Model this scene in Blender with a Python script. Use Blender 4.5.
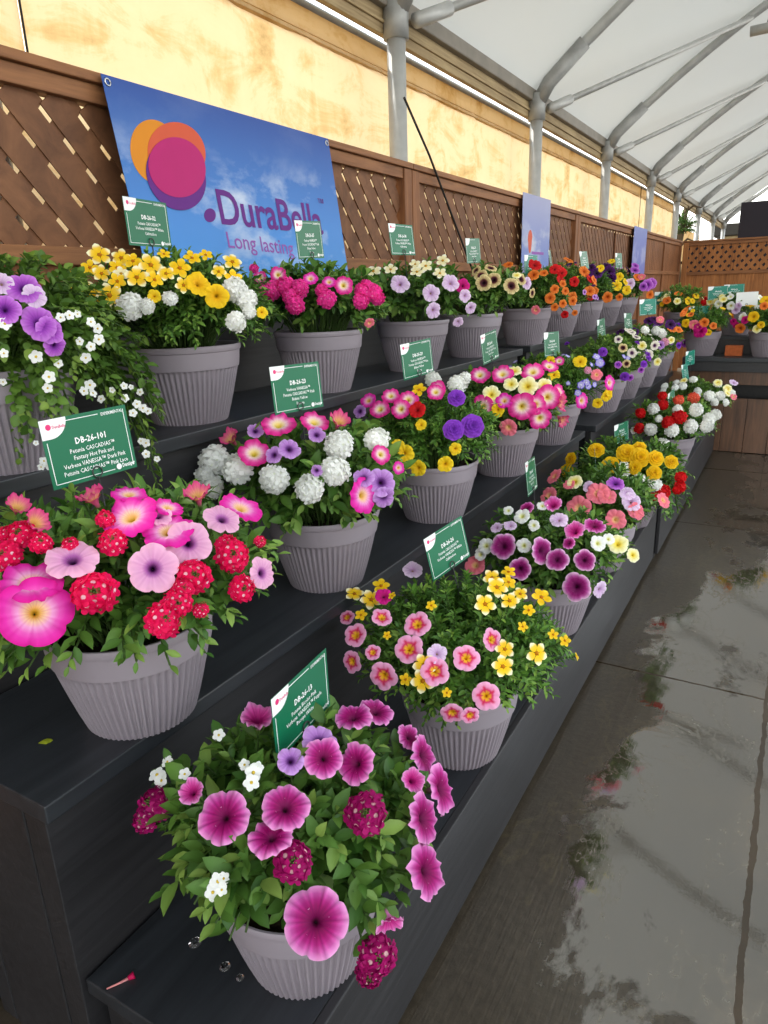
import bpy, bmesh, math, random
import numpy as np
from mathutils import Matrix, Vector, Euler

sc = bpy.context.scene
COL = sc.collection
for o in list(bpy.data.objects):
    bpy.data.objects.remove(o)

# ------------------------------------------------------------------ camera
EYE = np.array([0.0, 0.0, 1.6])
FPX = 697.0
YAW, PITCH, ROLL = 0.5314, 0.3076, -0.0325


def cam_rows():
    cy, sy = math.cos(YAW), math.sin(YAW)
    fwd = np.array([-sy * math.cos(PITCH), cy * math.cos(PITCH), -math.sin(PITCH)])
    r = np.array([cy, sy, 0.0])
    u = np.cross(r, fwd)
    c, s = math.cos(ROLL), math.sin(ROLL)
    return np.stack([c * r + s * u, -s * r + c * u, -fwd])


ROWS = cam_rows()
cam = bpy.data.objects.new('camera', bpy.data.cameras.new('camera'))
COL.objects.link(cam)
m4 = Matrix.Identity(4)
for i in range(3):
    for j in range(3):
        m4[i][j] = ROWS[j][i]
    m4[i][3] = EYE[i]
cam.matrix_world = m4
cam.data.sensor_fit = 'VERTICAL'
cam.data.sensor_height = 36.0
cam.data.lens = 36.0 * FPX / 1024.0
cam.data.clip_start = 0.05
cam.data.clip_end = 300
sc.camera = cam

# ------------------------------------------------------------------ light
sc.view_settings.view_transform = 'Standard'
sc.view_settings.look = 'None'
sc.view_settings.gamma = 1.0
sc.view_settings.use_curve_mapping = False
sc.view_settings.exposure = 0.0
SKY_STRENGTH = 3.2
SUN_STRENGTH = 2.6

world = bpy.data.worlds.new('sky')
sc.world = world
world.use_nodes = True
wn, wl = world.node_tree.nodes, world.node_tree.links
wn.clear()
w_out = wn.new('ShaderNodeOutputWorld')
w_bg = wn.new('ShaderNodeBackground')
w_tc = wn.new('ShaderNodeTexCoord')
w_sep = wn.new('ShaderNodeSeparateXYZ')
w_rmp = wn.new('ShaderNodeValToRGB')
w_rmp.color_ramp.elements[0].position = 0.0
w_rmp.color_ramp.elements[0].color = (1.0, 0.97, 0.90, 1)
w_rmp.color_ramp.elements[1].position = 0.75
w_rmp.color_ramp.elements[1].color = (0.72, 0.86, 1.0, 1)
wl.new(w_tc.outputs['Generated'], w_sep.inputs[0])
wl.new(w_sep.outputs['Z'], w_rmp.inputs[0])
wl.new(w_rmp.outputs['Color'], w_bg.inputs['Color'])
w_bg.inputs['Strength'].default_value = SKY_STRENGTH
wl.new(w_bg.outputs[0], w_out.inputs[0])

sun = bpy.data.objects.new('sun', bpy.data.lights.new('sun', 'SUN'))
COL.objects.link(sun)
sun.data.energy = SUN_STRENGTH
sun.data.angle = math.radians(1.5)
sun.data.color = (1.0, 0.95, 0.86)
sun.rotation_euler = Vector((0.62, 0.10, -0.78)).to_track_quat('-Z', 'Y').to_euler()

# ------------------------------------------------------------------ maths
def ray(px, py):
    return ROWS.T @ np.array([(px - 384.0) / FPX, -(py - 512.0) / FPX, -1.0])


def on_plane(px, py, axis, val):
    d = ray(px, py)
    return EYE + d * ((val - EYE[axis]) / d[axis])


def depth_of(p):
    return -(ROWS @ (np.asarray(p, float) - EYE))[2]


def unit(v):
    v = np.asarray(v, float)
    return v / max(np.linalg.norm(v), 1e-9)


def lin(*rgb):
    out = []
    for c in rgb:
        c = c / 255.0
        out.append(c / 12.92 if c <= 0.04045 else ((c + 0.055) / 1.055) ** 2.4)
    return np.array(out)


# ------------------------------------------------------------------ materials
def new_mat(name):
    m = bpy.data.materials.new(name)
    m.use_nodes = True
    nt = m.node_tree
    nt.nodes.clear()
    out = nt.nodes.new('ShaderNodeOutputMaterial')
    return m, nt.nodes, nt.links, out


def principled(nodes, links, out, rough=0.5, spec=0.5):
    b = nodes.new('ShaderNodeBsdfPrincipled')
    b.inputs['Roughness'].default_value = rough
    b.inputs['Specular IOR Level'].default_value = spec
    links.new(b.outputs[0], out.inputs['Surface'])
    return b


def coords(nodes, links, scale=(1, 1, 1), rot=(0, 0, 0)):
    tc = nodes.new('ShaderNodeTexCoord')
    mp = nodes.new('ShaderNodeMapping')
    mp.inputs['Scale'].default_value = scale
    mp.inputs['Rotation'].default_value = rot
    links.new(tc.outputs['Object'], mp.inputs['Vector'])
    return mp


def noise(nodes, links, vec, scale, detail=4.0, rough=0.55, dist=0.0):
    n = nodes.new('ShaderNodeTexNoise')
    n.inputs['Scale'].default_value = scale
    n.inputs['Detail'].default_value = detail
    n.inputs['Roughness'].default_value = rough
    n.inputs['Distortion'].default_value = dist
    if vec is not None:
        links.new(vec.outputs[0], n.inputs['Vector'])
    return n


def ramp(nodes, links, src, stops):
    r = nodes.new('ShaderNodeValToRGB')
    e = r.color_ramp.elements
    while len(e) < len(stops):
        e.new(0.5)
    for k, (p, c) in enumerate(stops):
        e[k].position = p
        e[k].color = (c[0], c[1], c[2], 1)
    links.new(src, r.inputs[0])
    return r


def flat(name, rgb, rough=0.5, spec=0.3, var=0.08, vscale=18.0, metallic=0.0, bump=0.0):
    m, n, l, o = new_mat(name)
    b = principled(n, l, o, rough, spec)
    c = np.array(rgb, float)
    ns = noise(n, l, coords(n, l), vscale, 3.0)
    r = ramp(n, l, ns.outputs['Fac'], [(0.3, c * (1 - var)), (0.7, np.minimum(c * (1 + var), 1))])
    l.new(r.outputs[0], b.inputs['Base Color'])
    b.inputs['Metallic'].default_value = metallic
    if bump:
        bp = n.new('ShaderNodeBump')
        bp.inputs['Strength'].default_value = bump
        bp.inputs['Distance'].default_value = 0.004
        l.new(ns.outputs['Fac'], bp.inputs['Height'])
        l.new(bp.outputs[0], b.inputs['Normal'])
    return m


def wood(name, dark, light, rough=0.6, scale=(1.2, 22, 22), bump=0.25, spec=0.3, tone=0.0):
    """grain runs along the local X of the coordinates"""
    m, n, l, o = new_mat(name)
    b = principled(n, l, o, rough, spec)
    mp = coords(n, l, scale)
    n1 = noise(n, l, mp, 2.2, 6.0, 0.62, 0.6)
    mp2 = coords(n, l, (1, 1, 1))
    n2 = noise(n, l, mp2, 2.3, 3.0, 0.5)
    mix = n.new('ShaderNodeMath')
    mix.operation = 'MULTIPLY_ADD'
    l.new(n1.outputs['Fac'], mix.inputs[0])
    mix.inputs[1].default_value = 0.65
    mul = n.new('ShaderNodeMath')
    mul.operation = 'MULTIPLY'
    mul.inputs[1].default_value = 0.35
    l.new(n2.outputs['Fac'], mul.inputs[0])
    l.new(mul.outputs[0], mix.inputs[2])
    r = ramp(n, l, mix.outputs[0], [(0.32, dark), (0.68, light)])
    l.new(r.outputs[0], b.inputs['Base Color'])
    bp = n.new('ShaderNodeBump')
    bp.inputs['Strength'].default_value = bump
    bp.inputs['Distance'].default_value = 0.003
    l.new(n1.outputs['Fac'], bp.inputs['Height'])
    l.new(bp.outputs[0], b.inputs['Normal'])
    return m


def attr_mat(name, rough, trans, spec=0.3, jitter=0.0):
    """own colour of petals and leaves from the mesh, thin and a little translucent"""
    m, n, l, o = new_mat(name)
    at = n.new('ShaderNodeAttribute')
    at.attribute_name = 'col'
    src = at.outputs['Color']
    ns = noise(n, l, coords(n, l), 60.0, 2.0)
    hsv = n.new('ShaderNodeHueSaturation')
    oi = n.new('ShaderNodeObjectInfo')
    mr = n.new('ShaderNodeMapRange')
    mr.inputs['To Min'].default_value = 1.0 - jitter
    mr.inputs['To Max'].default_value = 1.0 + jitter
    l.new(oi.outputs['Random'], mr.inputs['Value'])
    l.new(mr.outputs[0], hsv.inputs['Value'])
    l.new(src, hsv.inputs['Color'])
    b = n.new('ShaderNodeBsdfPrincipled')
    b.inputs['Roughness'].default_value = rough
    b.inputs['Specular IOR Level'].default_value = spec
    l.new(hsv.outputs[0], b.inputs['Base Color'])
    t = n.new('ShaderNodeBsdfTranslucent')
    l.new(hsv.outputs[0], t.inputs['Color'])
    bp = n.new('ShaderNodeBump')
    bp.inputs['Strength'].default_value = 0.15
    bp.inputs['Distance'].default_value = 0.002
    l.new(ns.outputs['Fac'], bp.inputs['Height'])
    l.new(bp.outputs[0], b.inputs['Normal'])
    mx = n.new('ShaderNodeMixShader')
    mx.inputs[0].default_value = trans
    l.new(b.outputs[0], mx.inputs[1])
    l.new(t.outputs[0], mx.inputs[2])
    l.new(mx.outputs[0], o.inputs['Surface'])
    return m


def fabric(name, front, through, trans, stains=False):
    m, n, l, o = new_mat(name)
    d = n.new('ShaderNodeBsdfDiffuse')
    t = n.new('ShaderNodeBsdfTranslucent')
    if stains:
        s1 = noise(n, l, coords(n, l, (1, 1.0, 2.2)), 2.0, 8.0, 0.68, 0.8)
        s2 = noise(n, l, coords(n, l, (1, 2.5, 0.8)), 2.0, 6.0, 0.65, 0.6)
        mm = n.new('ShaderNodeMath')
        mm.operation = 'MULTIPLY_ADD'
        mm.inputs[1].default_value = 0.7
        l.new(s1.outputs['Fac'], mm.inputs[0])
        m2 = n.new('ShaderNodeMath')
        m2.operation = 'MULTIPLY'
        m2.inputs[1].default_value = 0.3
        l.new(s2.outputs['Fac'], m2.inputs[0])
        l.new(m2.outputs[0], mm.inputs[2])
        f = np.array(through)
        r = ramp(n, l, mm.outputs[0], [(0.36, f * np.array([1.03, 1.05, 1.1])), (0.50, f), (0.58, f * np.array([0.88, 0.79, 0.62])), (0.70, f * np.array([0.58, 0.45, 0.30]))])
        l.new(r.outputs[0], t.inputs['Color'])
        l.new(r.outputs[0], d.inputs['Color'])
    else:
        s1 = noise(n, l, coords(n, l), 0.7, 4.0, 0.5)
        f = np.array(through)
        r = ramp(n, l, s1.outputs['Fac'], [(0.35, f * np.array([0.95, 0.94, 0.91])), (0.7, f)])
        l.new(r.outputs[0], t.inputs['Color'])
        d.inputs['Color'].default_value = (*front, 1)
    mx = n.new('ShaderNodeMixShader')
    mx.inputs[0].default_value = trans
    l.new(d.outputs[0], mx.inputs[1])
    l.new(t.outputs[0], mx.inputs[2])
    l.new(mx.outputs[0], o.inputs['Surface'])
    return m


def floor_mat():
    m, n, l, o = new_mat('wet_concrete')
    b = principled(n, l, o, 0.3, 0.5)
    mp = coords(n, l)
    big = noise(n, l, coords(n, l, (1.0, 0.7, 1)), 2.6, 8.0, 0.66, 0.5)
    fine = noise(n, l, mp, 38.0, 5.0, 0.65)
    broom = noise(n, l, coords(n, l, (60, 2.5, 1)), 2.0, 3.0, 0.6)
    psep = n.new('ShaderNodeSeparateXYZ')
    l.new(mp.outputs[0], psep.inputs[0])
    px = n.new('ShaderNodeMapRange')      # puddles lie out in the aisle, not against the benches
    px.inputs['From Min'].default_value = -0.62
    px.inputs['From Max'].default_value = -0.22
    px.inputs['To Min'].default_value = -0.30
    px.inputs['To Max'].default_value = 0.10
    l.new(psep.outputs['X'], px.inputs['Value'])
    py = n.new('ShaderNodeMapRange')
    py.inputs['From Min'].default_value = 3.3
    py.inputs['From Max'].default_value = 3.9
    py.inputs['To Min'].default_value = 0.0
    py.inputs['To Max'].default_value = -0.12
    l.new(psep.outputs['Y'], py.inputs['Value'])
    py2 = n.new('ShaderNodeMapRange')
    py2.inputs['From Min'].default_value = 1.15
    py2.inputs['From Max'].default_value = 1.75
    py2.inputs['To Min'].default_value = -0.14
    py2.inputs['To Max'].default_value = 0.0
    l.new(psep.outputs['Y'], py2.inputs['Value'])
    s1 = n.new('ShaderNodeMath'); s1.operation = 'ADD'
    l.new(px.outputs[0], s1.inputs[0]); l.new(py.outputs[0], s1.inputs[1])
    s2 = n.new('ShaderNodeMath'); s2.operation = 'ADD'
    l.new(s1.outputs[0], s2.inputs[0]); l.new(py2.outputs[0], s2.inputs[1])
    s3 = n.new('ShaderNodeMath'); s3.operation = 'ADD'
    l.new(s2.outputs[0], s3.inputs[0]); l.new(big.outputs['Fac'], s3.inputs[1])
    wet = ramp(n, l, s3.outputs[0], [(0.425, (0, 0, 0)), (0.475, (1, 1, 1))])
    c0 = ramp(n, l, fine.outputs['Fac'], [(0.3, (0.036, 0.027, 0.018)), (0.7, (0.062, 0.048, 0.033))])
    c1 = ramp(n, l, broom.outputs['Fac'], [(0.3, (0.8, 0.8, 0.8)), (0.7, (1.1, 1.1, 1.1))])
    mul = n.new('ShaderNodeMixRGB')
    mul.blend_type = 'MULTIPLY'
    mul.inputs[0].default_value = 1.0
    l.new(c0.outputs[0], mul.inputs[1])
    l.new(c1.outputs[0], mul.inputs[2])
    # joints and sediment lines
    sep = n.new('ShaderNodeSeparateXYZ')
    wob = noise(n, l, mp, 9.0, 4.0, 0.6)
    l.new(mp.outputs[0], sep.inputs[0])

    def joint(axis, pos, width, wobble):
        a = n.new('ShaderNodeMath')
        a.operation = 'MULTIPLY_ADD'
        a.inputs[1].default_value = wobble
        a.inputs[2].default_value = -wobble * 0.5 - pos
        l.new(wob.outputs['Fac'], a.inputs[0])
        s = n.new('ShaderNodeMath')
        s.operation = 'ADD'
        l.new(a.outputs[0], s.inputs[0])
        l.new(sep.outputs[axis], s.inputs[1])
        ab = n.new('ShaderNodeMath')
        ab.operation = 'ABSOLUTE'
        l.new(s.outputs[0], ab.inputs[0])
        lt = n.new('ShaderNodeMath')
        lt.operation = 'LESS_THAN'
        lt.inputs[1].default_value = width
        l.new(ab.outputs[0], lt.inputs[0])
        return lt

    js = [joint('X', 0.075, 0.008, 0.03), joint('Y', 2.83, 0.006, 0.02), joint('Y', 5.0, 0.005, 0.01), joint('Y', 6.65, 0.010, 0.01), joint('Y', 0.2, 0.006, 0.02)]
    tot = js[0]
    for j in js[1:]:
        mxm = n.new('ShaderNodeMath')
        mxm.operation = 'MAXIMUM'
        l.new(tot.outputs[0], mxm.inputs[0])
        l.new(j.outputs[0], mxm.inputs[1])
        tot = mxm
    sed = noise(n, l, coords(n, l, (1.6, 0.8, 1), (0, 0, 0.5)), 1.3, 6.0, 0.7, 0.4)
    sedr = ramp(n, l, sed.outputs['Fac'], [(0.485, (0, 0, 0)), (0.5, (1, 1, 1)), (0.515, (0, 0, 0))])
    sedm = n.new('ShaderNodeMath')
    sedm.operation = 'MULTIPLY'
    l.new(sedr.outputs[0], sedm.inputs[0])
    l.new(fine.outputs['Fac'], sedm.inputs[1])
    mx1 = n.new('ShaderNodeMixRGB')
    l.new(sedm.outputs[0], mx1.inputs[0])
    l.new(mul.outputs[0], mx1.inputs[1])
    mx1.inputs[2].default_value = (0.085, 0.065, 0.035, 1)
    mx2 = n.new('ShaderNodeMixRGB')
    l.new(tot.outputs[0], mx2.inputs[0])
    l.new(mx1.outputs[0], mx2.inputs[1])
    mx2.inputs[2].default_value = (0.035, 0.022, 0.010, 1)
    l.new(mx2.outputs[0], b.inputs['Base Color'])
    ri = n.new('ShaderNodeMapRange')
    l.new(wet.outputs[0], ri.inputs['Value'])
    ri.inputs['To Min'].default_value = 1.62
    ri.inputs['To Max'].default_value = 2.8
    rj = n.new('ShaderNodeMath')
    rj.operation = 'MULTIPLY_ADD'
    rj.inputs[1].default_value = -1.3
    l.new(tot.outputs[0], rj.inputs[0])
    l.new(ri.outputs[0], rj.inputs[2])
    rk = n.new('ShaderNodeMath')
    rk.operation = 'MAXIMUM'
    rk.inputs[1].default_value = 1.15
    l.new(rj.outputs[0], rk.inputs[0])
    l.new(rk.outputs[0], b.inputs['IOR'])
    rr = n.new('ShaderNodeMapRange')
    l.new(wet.outputs[0], rr.inputs['Value'])
    rr.inputs['To Min'].default_value = 0.30
    rr.inputs['To Max'].default_value = 0.035
    ra = n.new('ShaderNodeMath')
    ra.operation = 'MAXIMUM'
    rm = n.new('ShaderNodeMath')
    rm.operation = 'MULTIPLY'
    rm.inputs[1].default_value = 0.5
    mxs = n.new('ShaderNodeMath')
    mxs.operation = 'MAXIMUM'
    l.new(tot.outputs[0], mxs.inputs[0])
    l.new(sedm.outputs[0], mxs.inputs[1])
    l.new(mxs.outputs[0], rm.inputs[0])
    l.new(rr.outputs[0], ra.inputs[0])
    l.new(rm.outputs[0], ra.inputs[1])
    l.new(ra.outputs[0], b.inputs['Roughness'])
    bp = n.new('ShaderNodeBump')
    inv = n.new('ShaderNodeMath')
    inv.operation = 'SUBTRACT'
    inv.inputs[0].default_value = 1.0
    l.new(wet.outputs[0], inv.inputs[1])
    bs = n.new('ShaderNodeMath')
    bs.operation = 'MULTIPLY_ADD'
    bs.inputs[1].default_value = 0.14
    bs.inputs[2].default_value = 0.012
    l.new(inv.outputs[0], bs.inputs[0])
    l.new(bs.outputs[0], bp.inputs['Strength'])
    bp.inputs['Distance'].default_value = 0.01
    hs = n.new('ShaderNodeMath')
    hs.operation = 'ADD'
    l.new(fine.outputs['Fac'], hs.inputs[0])
    l.new(broom.outputs['Fac'], hs.inputs[1])
    l.new(hs.outputs[0], bp.inputs['Height'])
    l.new(bp.outputs[0], b.inputs['Normal'])
    return m


def banner_mat(name, low, high, cloud, seed, blotch=False):
    m, n, l, o = new_mat(name)
    b = principled(n, l, o, 0.5, 0.25)
    tc = n.new('ShaderNodeTexCoord')
    sep = n.new('ShaderNodeSeparateXYZ')
    l.new(tc.outputs['Generated'], sep.inputs[0])
    base = ramp(n, l, sep.outputs['Z'], [(0.0, low), (1.0, high)])
    mp = n.new('ShaderNodeMapping')
    mp.inputs['Scale'].default_value = (1, 1.0, 1.9)
    mp.inputs['Location'].default_value = (seed, seed * 1.7, seed * 0.3)
    l.new(tc.outputs['Object'], mp.inputs['Vector'])
    ns = noise(n, l, mp, 2.6, 7.0, 0.58, 0.2)
    cl = ramp(n, l, ns.outputs['Fac'], [(0.50, (0, 0, 0)), (0.68, (1, 1, 1))])
    zz = ramp(n, l, sep.outputs['Z'], [(0.1, (0.75, 0.75, 0.75)), (0.55, (0.85, 0.85, 0.85)), (0.80, (0.05, 0.05, 0.05))])
    mu = n.new('ShaderNodeMath')
    mu.operation = 'MULTIPLY'
    l.new(cl.outputs[0], mu.inputs[0])
    l.new(zz.outputs[0], mu.inputs[1])
    mx = n.new('ShaderNodeMixRGB')
    l.new(mu.outputs[0], mx.inputs[0])
    l.new(base.outputs[0], mx.inputs[1])
    mx.inputs[2].default_value = (*cloud, 1)
    last = mx
    if blotch:
        vo = n.new('ShaderNodeTexVoronoi')
        vo.inputs['Scale'].default_value = 16.0
        l.new(tc.outputs['Object'], vo.inputs['Vector'])
        zb = ramp(n, l, sep.outputs['Z'], [(0.12, (0.8, 0.8, 0.8)), (0.30, (0, 0, 0))])
        hs = n.new('ShaderNodeHueSaturation')
        hs.inputs['Saturation'].default_value = 0.8
        hs.inputs['Value'].default_value = 0.7
        l.new(vo.outputs['Color'], hs.inputs['Color'])
        mx3 = n.new('ShaderNodeMixRGB')
        l.new(zb.outputs[0], mx3.inputs[0])
        l.new(mx.outputs[0], mx3.inputs[1])
        l.new(hs.outputs[0], mx3.inputs[2])
        last = mx3
    l.new(last.outputs[0], b.inputs['Base Color'])
    return m


M = {}
M['floor'] = floor_mat()
M['black_wood'] = wood('black_stained_wood', (0.010, 0.0095, 0.0105), (0.027, 0.026, 0.028), 0.46, (22, 1.0, 22), 0.25, 0.5)
M['shelf_top'] = wood('black_shelf_board', (0.010, 0.0115, 0.014), (0.028, 0.031, 0.036), 0.42, (14, 1.0, 14), 0.18, 0.5)
M['red_wood'] = wood('stained_fence_wood', (0.095, 0.034, 0.013), (0.32, 0.130, 0.048), 0.62, (18, 18, 1.0), 0.3)
M['orange_wood'] = wood('orange_fence_boards', (0.17, 0.060, 0.018), (0.50, 0.205, 0.065), 0.6, (18, 18, 1.0), 0.3)  # lighter, more orange version of the fence wood, for the end panels
M['rail_wood'] = wood('stained_rail_wood', (0.14, 0.055, 0.022), (0.34, 0.150, 0.060), 0.62, (1.2, 18, 18), 0.3)
M['lattice_wood'] = wood('lattice_strips', (0.085, 0.034, 0.015), (0.24, 0.105, 0.046), 0.65, (4, 9, 4), 0.3)
M['brown_board'] = wood('brown_apron_wood', (0.045, 0.022, 0.012), (0.16, 0.075, 0.038), 0.35, (14, 14, 1.2), 0.2, 0.5)
M['beige_wood'] = wood('weathered_eave_wood', (0.22, 0.15, 0.075), (0.48, 0.36, 0.19), 0.7, (22, 1.0, 22), 0.3)
M['eave_metal'] = flat('eave_bar', (0.20, 0.175, 0.14), 0.5, 0.4, 0.15, 6)
M['galv'] = flat('galvanised_steel', (0.42, 0.42, 0.40), 0.45, 0.5, 0.12, 9, 0.25)
M['galv_dark'] = flat('galvanised_sleeve', (0.30, 0.30, 0.285), 0.5, 0.5, 0.15, 12, 0.25)
M['roof'] = fabric('roof_membrane', (0.72, 0.72, 0.69), (0.485, 0.48, 0.445), 0.175)
M['curtain'] = fabric('side_curtain', (0.8, 0.66, 0.4), (0.92, 0.69, 0.39), 0.285, True)
M['hem'] = fabric('curtain_hem', (0.6, 0.46, 0.27), (0.70, 0.52, 0.28), 0.45, True)
M['pot'] = flat('grey_plastic_pot', lin(139, 130, 137), 0.5, 0.4, 0.03, 8)
M['soil'] = flat('potting_soil', (0.030, 0.020, 0.013), 0.95, 0.1, 0.5, 90, 0, 0.6)
M['leaf'] = attr_mat('leaf', 0.5, 0.30, 0.35, 0.10)
M['petal'] = attr_mat('petal', 0.6, 0.28, 0.2, 0.06)
M['sign_green'] = flat('green_card', lin(16, 102, 70), 0.35, 0.3, 0.04, 6)
M['sign_teal'] = flat('teal_card', lin(20, 122, 102), 0.35, 0.3, 0.04, 6)
M['white_print'] = flat('white_print', (0.82, 0.84, 0.82), 0.35, 0.4, 0.02)
M['pink_print'] = flat('pink_print', lin(214, 40, 110), 0.4, 0.4, 0.02)
M['purple_print'] = flat('purple_print', lin(92, 28, 118), 0.5, 0.2, 0.02)
M['lilac_print'] = flat('lilac_print', lin(142, 84, 164), 0.5, 0.2, 0.02)
M['orange_print'] = flat('orange_print', lin(206, 128, 22), 0.5, 0.2, 0.02)
M['coral_print'] = flat('coral_print', lin(198, 82, 52), 0.5, 0.2, 0.02)
M['magenta_print'] = flat('magenta_print', lin(172, 24, 100), 0.5, 0.2, 0.02)
M['wire'] = flat('dark_wire', (0.05, 0.05, 0.05), 0.4, 0.5, 0.1, 10, 0.6)
M['steel'] = flat('grommet_steel', (0.55, 0.55, 0.55), 0.3, 0.5, 0.05, 10, 0.9)
M['rope'] = flat('black_strap', (0.02, 0.018, 0.016), 0.7, 0.2)
M['banner'] = banner_mat('sky_banner_print', lin(78, 146, 216), lin(46, 76, 146), (0.56, 0.62, 0.72), 0.35)
M['banner_small'] = banner_mat('pale_banner_print', lin(84, 118, 190), lin(150, 152, 184), (0.55, 0.56, 0.62), 3.1, True)
M['banner_blue'] = banner_mat('blue_banner_print', lin(110, 116, 180), lin(122, 132, 186), (0.4, 0.42, 0.6), 5.3)
M['brick'] = flat('brick_clay', lin(176, 92, 50), 0.8, 0.2, 0.2, 40, 0, 0.4)
M['dark_panel'] = flat('black_board', (0.018, 0.015, 0.024), 0.5, 0.3)
M['tan_wall'] = flat('tan_stucco', lin(190, 170, 130), 0.9, 0.1, 0.08, 5, 0, 0.2)
M['dark_roof'] = flat('dark_roof_edge', (0.03, 0.026, 0.02), 0.7, 0.2)
M['bark'] = wood('bark', (0.05, 0.032, 0.018), (0.16, 0.11, 0.06), 0.9, (9, 9, 2), 0.6)
m, n, l, o = new_mat('clear_water')
gl = n.new('ShaderNodeBsdfGlass')
gl.inputs['IOR'].default_value = 1.33
gl.inputs['Roughness'].default_value = 0.02
l.new(gl.outputs[0], o.inputs['Surface'])
M['water'] = m

# ------------------------------------------------------------------ mesh helpers
def props(ob, label=None, cat=None, group=None, kind=None):
    if label:
        ob['label'] = label
    if cat:
        ob['category'] = cat
    if group:
        ob['group'] = group
    if kind:
        ob['kind'] = kind
    return ob


def link(name, mesh, parent=None, loc=None):
    ob = bpy.data.objects.new(name, mesh)
    COL.objects.link(ob)
    if parent is not None:
        ob.parent = parent
    if loc is not None:
        ob.location = loc
    return ob


def empty(name, loc, label, cat, group=None, rotz=0.0):
    ob = bpy.data.objects.new(name, None)
    COL.objects.link(ob)
    ob.location = loc
    ob.rotation_euler = (0, 0, rotz)
    ob.empty_display_size = 0.1
    return props(ob, label, cat, group)


class MB:
    def __init__(s):
        s.v, s.f, s.c = [], [], []

    def add(s, v, f, c=None):
        k = len(s.v)
        s.v.extend([tuple(map(float, p)) for p in v])
        s.f.extend([tuple(i + k for i in q) for q in f])
        if c is not None:
            s.c.extend([tuple(map(float, q)) for q in c])

    def box(s, x0, x1, y0, y1, z0, z1, b=0.0):
        if b <= 0:
            v = [(x, y, z) for z in (z0, z1) for y in (y0, y1) for x in (x0, x1)]
            f = [(0, 2, 3, 1), (4, 5, 7, 6), (0, 1, 5, 4), (2, 6, 7, 3), (0, 4, 6, 2), (1, 3, 7, 5)]
            s.add(v, f)
            return
        bm = bmesh.new()
        bmesh.ops.create_cube(bm, size=1.0)
        for q in bm.verts:
            q.co = Vector(((x0 + x1) / 2 + q.co.x * (x1 - x0), (y0 + y1) / 2 + q.co.y * (y1 - y0), (z0 + z1) / 2 + q.co.z * (z1 - z0)))
        bmesh.ops.bevel(bm, geom=list(bm.edges), offset=b, segments=2, affect='EDGES', profile=0.5)
        bm.verts.index_update()
        s.add([q.co[:] for q in bm.verts], [[q.index for q in fc.verts] for fc in bm.faces])
        bm.free()

    def tube(s, pts, r, n=10, cap=True):
        pts = [np.asarray(p, float) for p in pts]
        rs = r if isinstance(r, (list, tuple)) else [r] * len(pts)
        k0 = None
        vs, fs = [], []
        ref = None
        for i, p in enumerate(pts):
            t = unit(pts[min(i + 1, len(pts) - 1)] - pts[max(i - 1, 0)])
            if ref is None:
                ref = np.array([0, 0, 1.0]) if abs(t[2]) < 0.9 else np.array([1.0, 0, 0])
            a = unit(np.cross(ref, t))
            b = np.cross(t, a)
            ref = b if abs(np.dot(b, t)) < 0.5 else ref
            for k in range(n):
                q = 2 * math.pi * k / n
                vs.append(p + rs[i] * (a * math.cos(q) + b * math.sin(q)))
        for i in range(len(pts) - 1):
            for k in range(n):
                k2 = (k + 1) % n
                fs.append((i * n + k, i * n + k2, (i + 1) * n + k2, (i + 1) * n + k))
        if cap:
            fs.append(tuple(range(n - 1, -1, -1)))
            e = (len(pts) - 1) * n
            fs.append(tuple(e + k for k in range(n)))
        s.add(vs, fs)

    def mesh(s, name, mat, smooth=False):
        return make_mesh(name, s.v, s.f, mat, s.c if s.c else None, smooth)

    def build(s, name, mat, parent=None, loc=None, smooth=False):
        return link(name, s.mesh(name, mat, smooth), parent, loc)


def make_mesh(name, v, f, mat, cols=None, smooth=True):
    me = bpy.data.meshes.new(name)
    me.from_pydata([tuple(p) for p in v], [], [tuple(q) for q in f])
    if cols is not None and len(cols):
        at = me.attributes.new('col', 'FLOAT_COLOR', 'POINT')
        c = np.asarray(cols, np.float32)
        if c.shape[1] == 3:
            c = np.concatenate([c, np.ones((len(c), 1), np.float32)], 1)
        at.data.foreach_set('color', c.ravel())
    me.materials.append(mat)
    if smooth:
        me.polygons.foreach_set('use_smooth', [True] * len(me.polygons))
    me.update()
    return me


def text_mesh(key, body, mat, size, bold=0.0, squeeze=1.0, align='CENTER', spacing=1.0, res=2):
    cu = bpy.data.curves.new(key, 'FONT')
    cu.body = body
    cu.size = size
    cu.align_x = align
    cu.offset = bold
    cu.space_line = spacing
    cu.resolution_u = res
    cu.fill_mode = 'FRONT'
    ob = bpy.data.objects.new(key, cu)
    COL.objects.link(ob)
    dg = bpy.context.evaluated_depsgraph_get()
    dg.update()
    me = bpy.data.meshes.new_from_object(ob.evaluated_get(dg))
    bpy.data.objects.remove(ob)
    bpy.data.curves.remove(cu)
    for v in me.vertices:
        v.co.x *= squeeze
    me.materials.clear()
    me.materials.append(mat)
    me.name = key
    return me


# ------------------------------------------------------------------ setting: floor, roof
fb = MB()
fb.box(-30, 40, -20, 60, -0.10, 0.0)
props(fb.build('floor', M['floor']), 'wet grey concrete floor with puddles along the benches', 'floor', kind='structure')

EAVE_X, EAVE_Z, ARCH_W = -2.15, 3.13, 8.9


def arch(x):
    d = x - EAVE_X
    return EAVE_Z + 0.86 * d - 0.0966 * d * d


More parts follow.
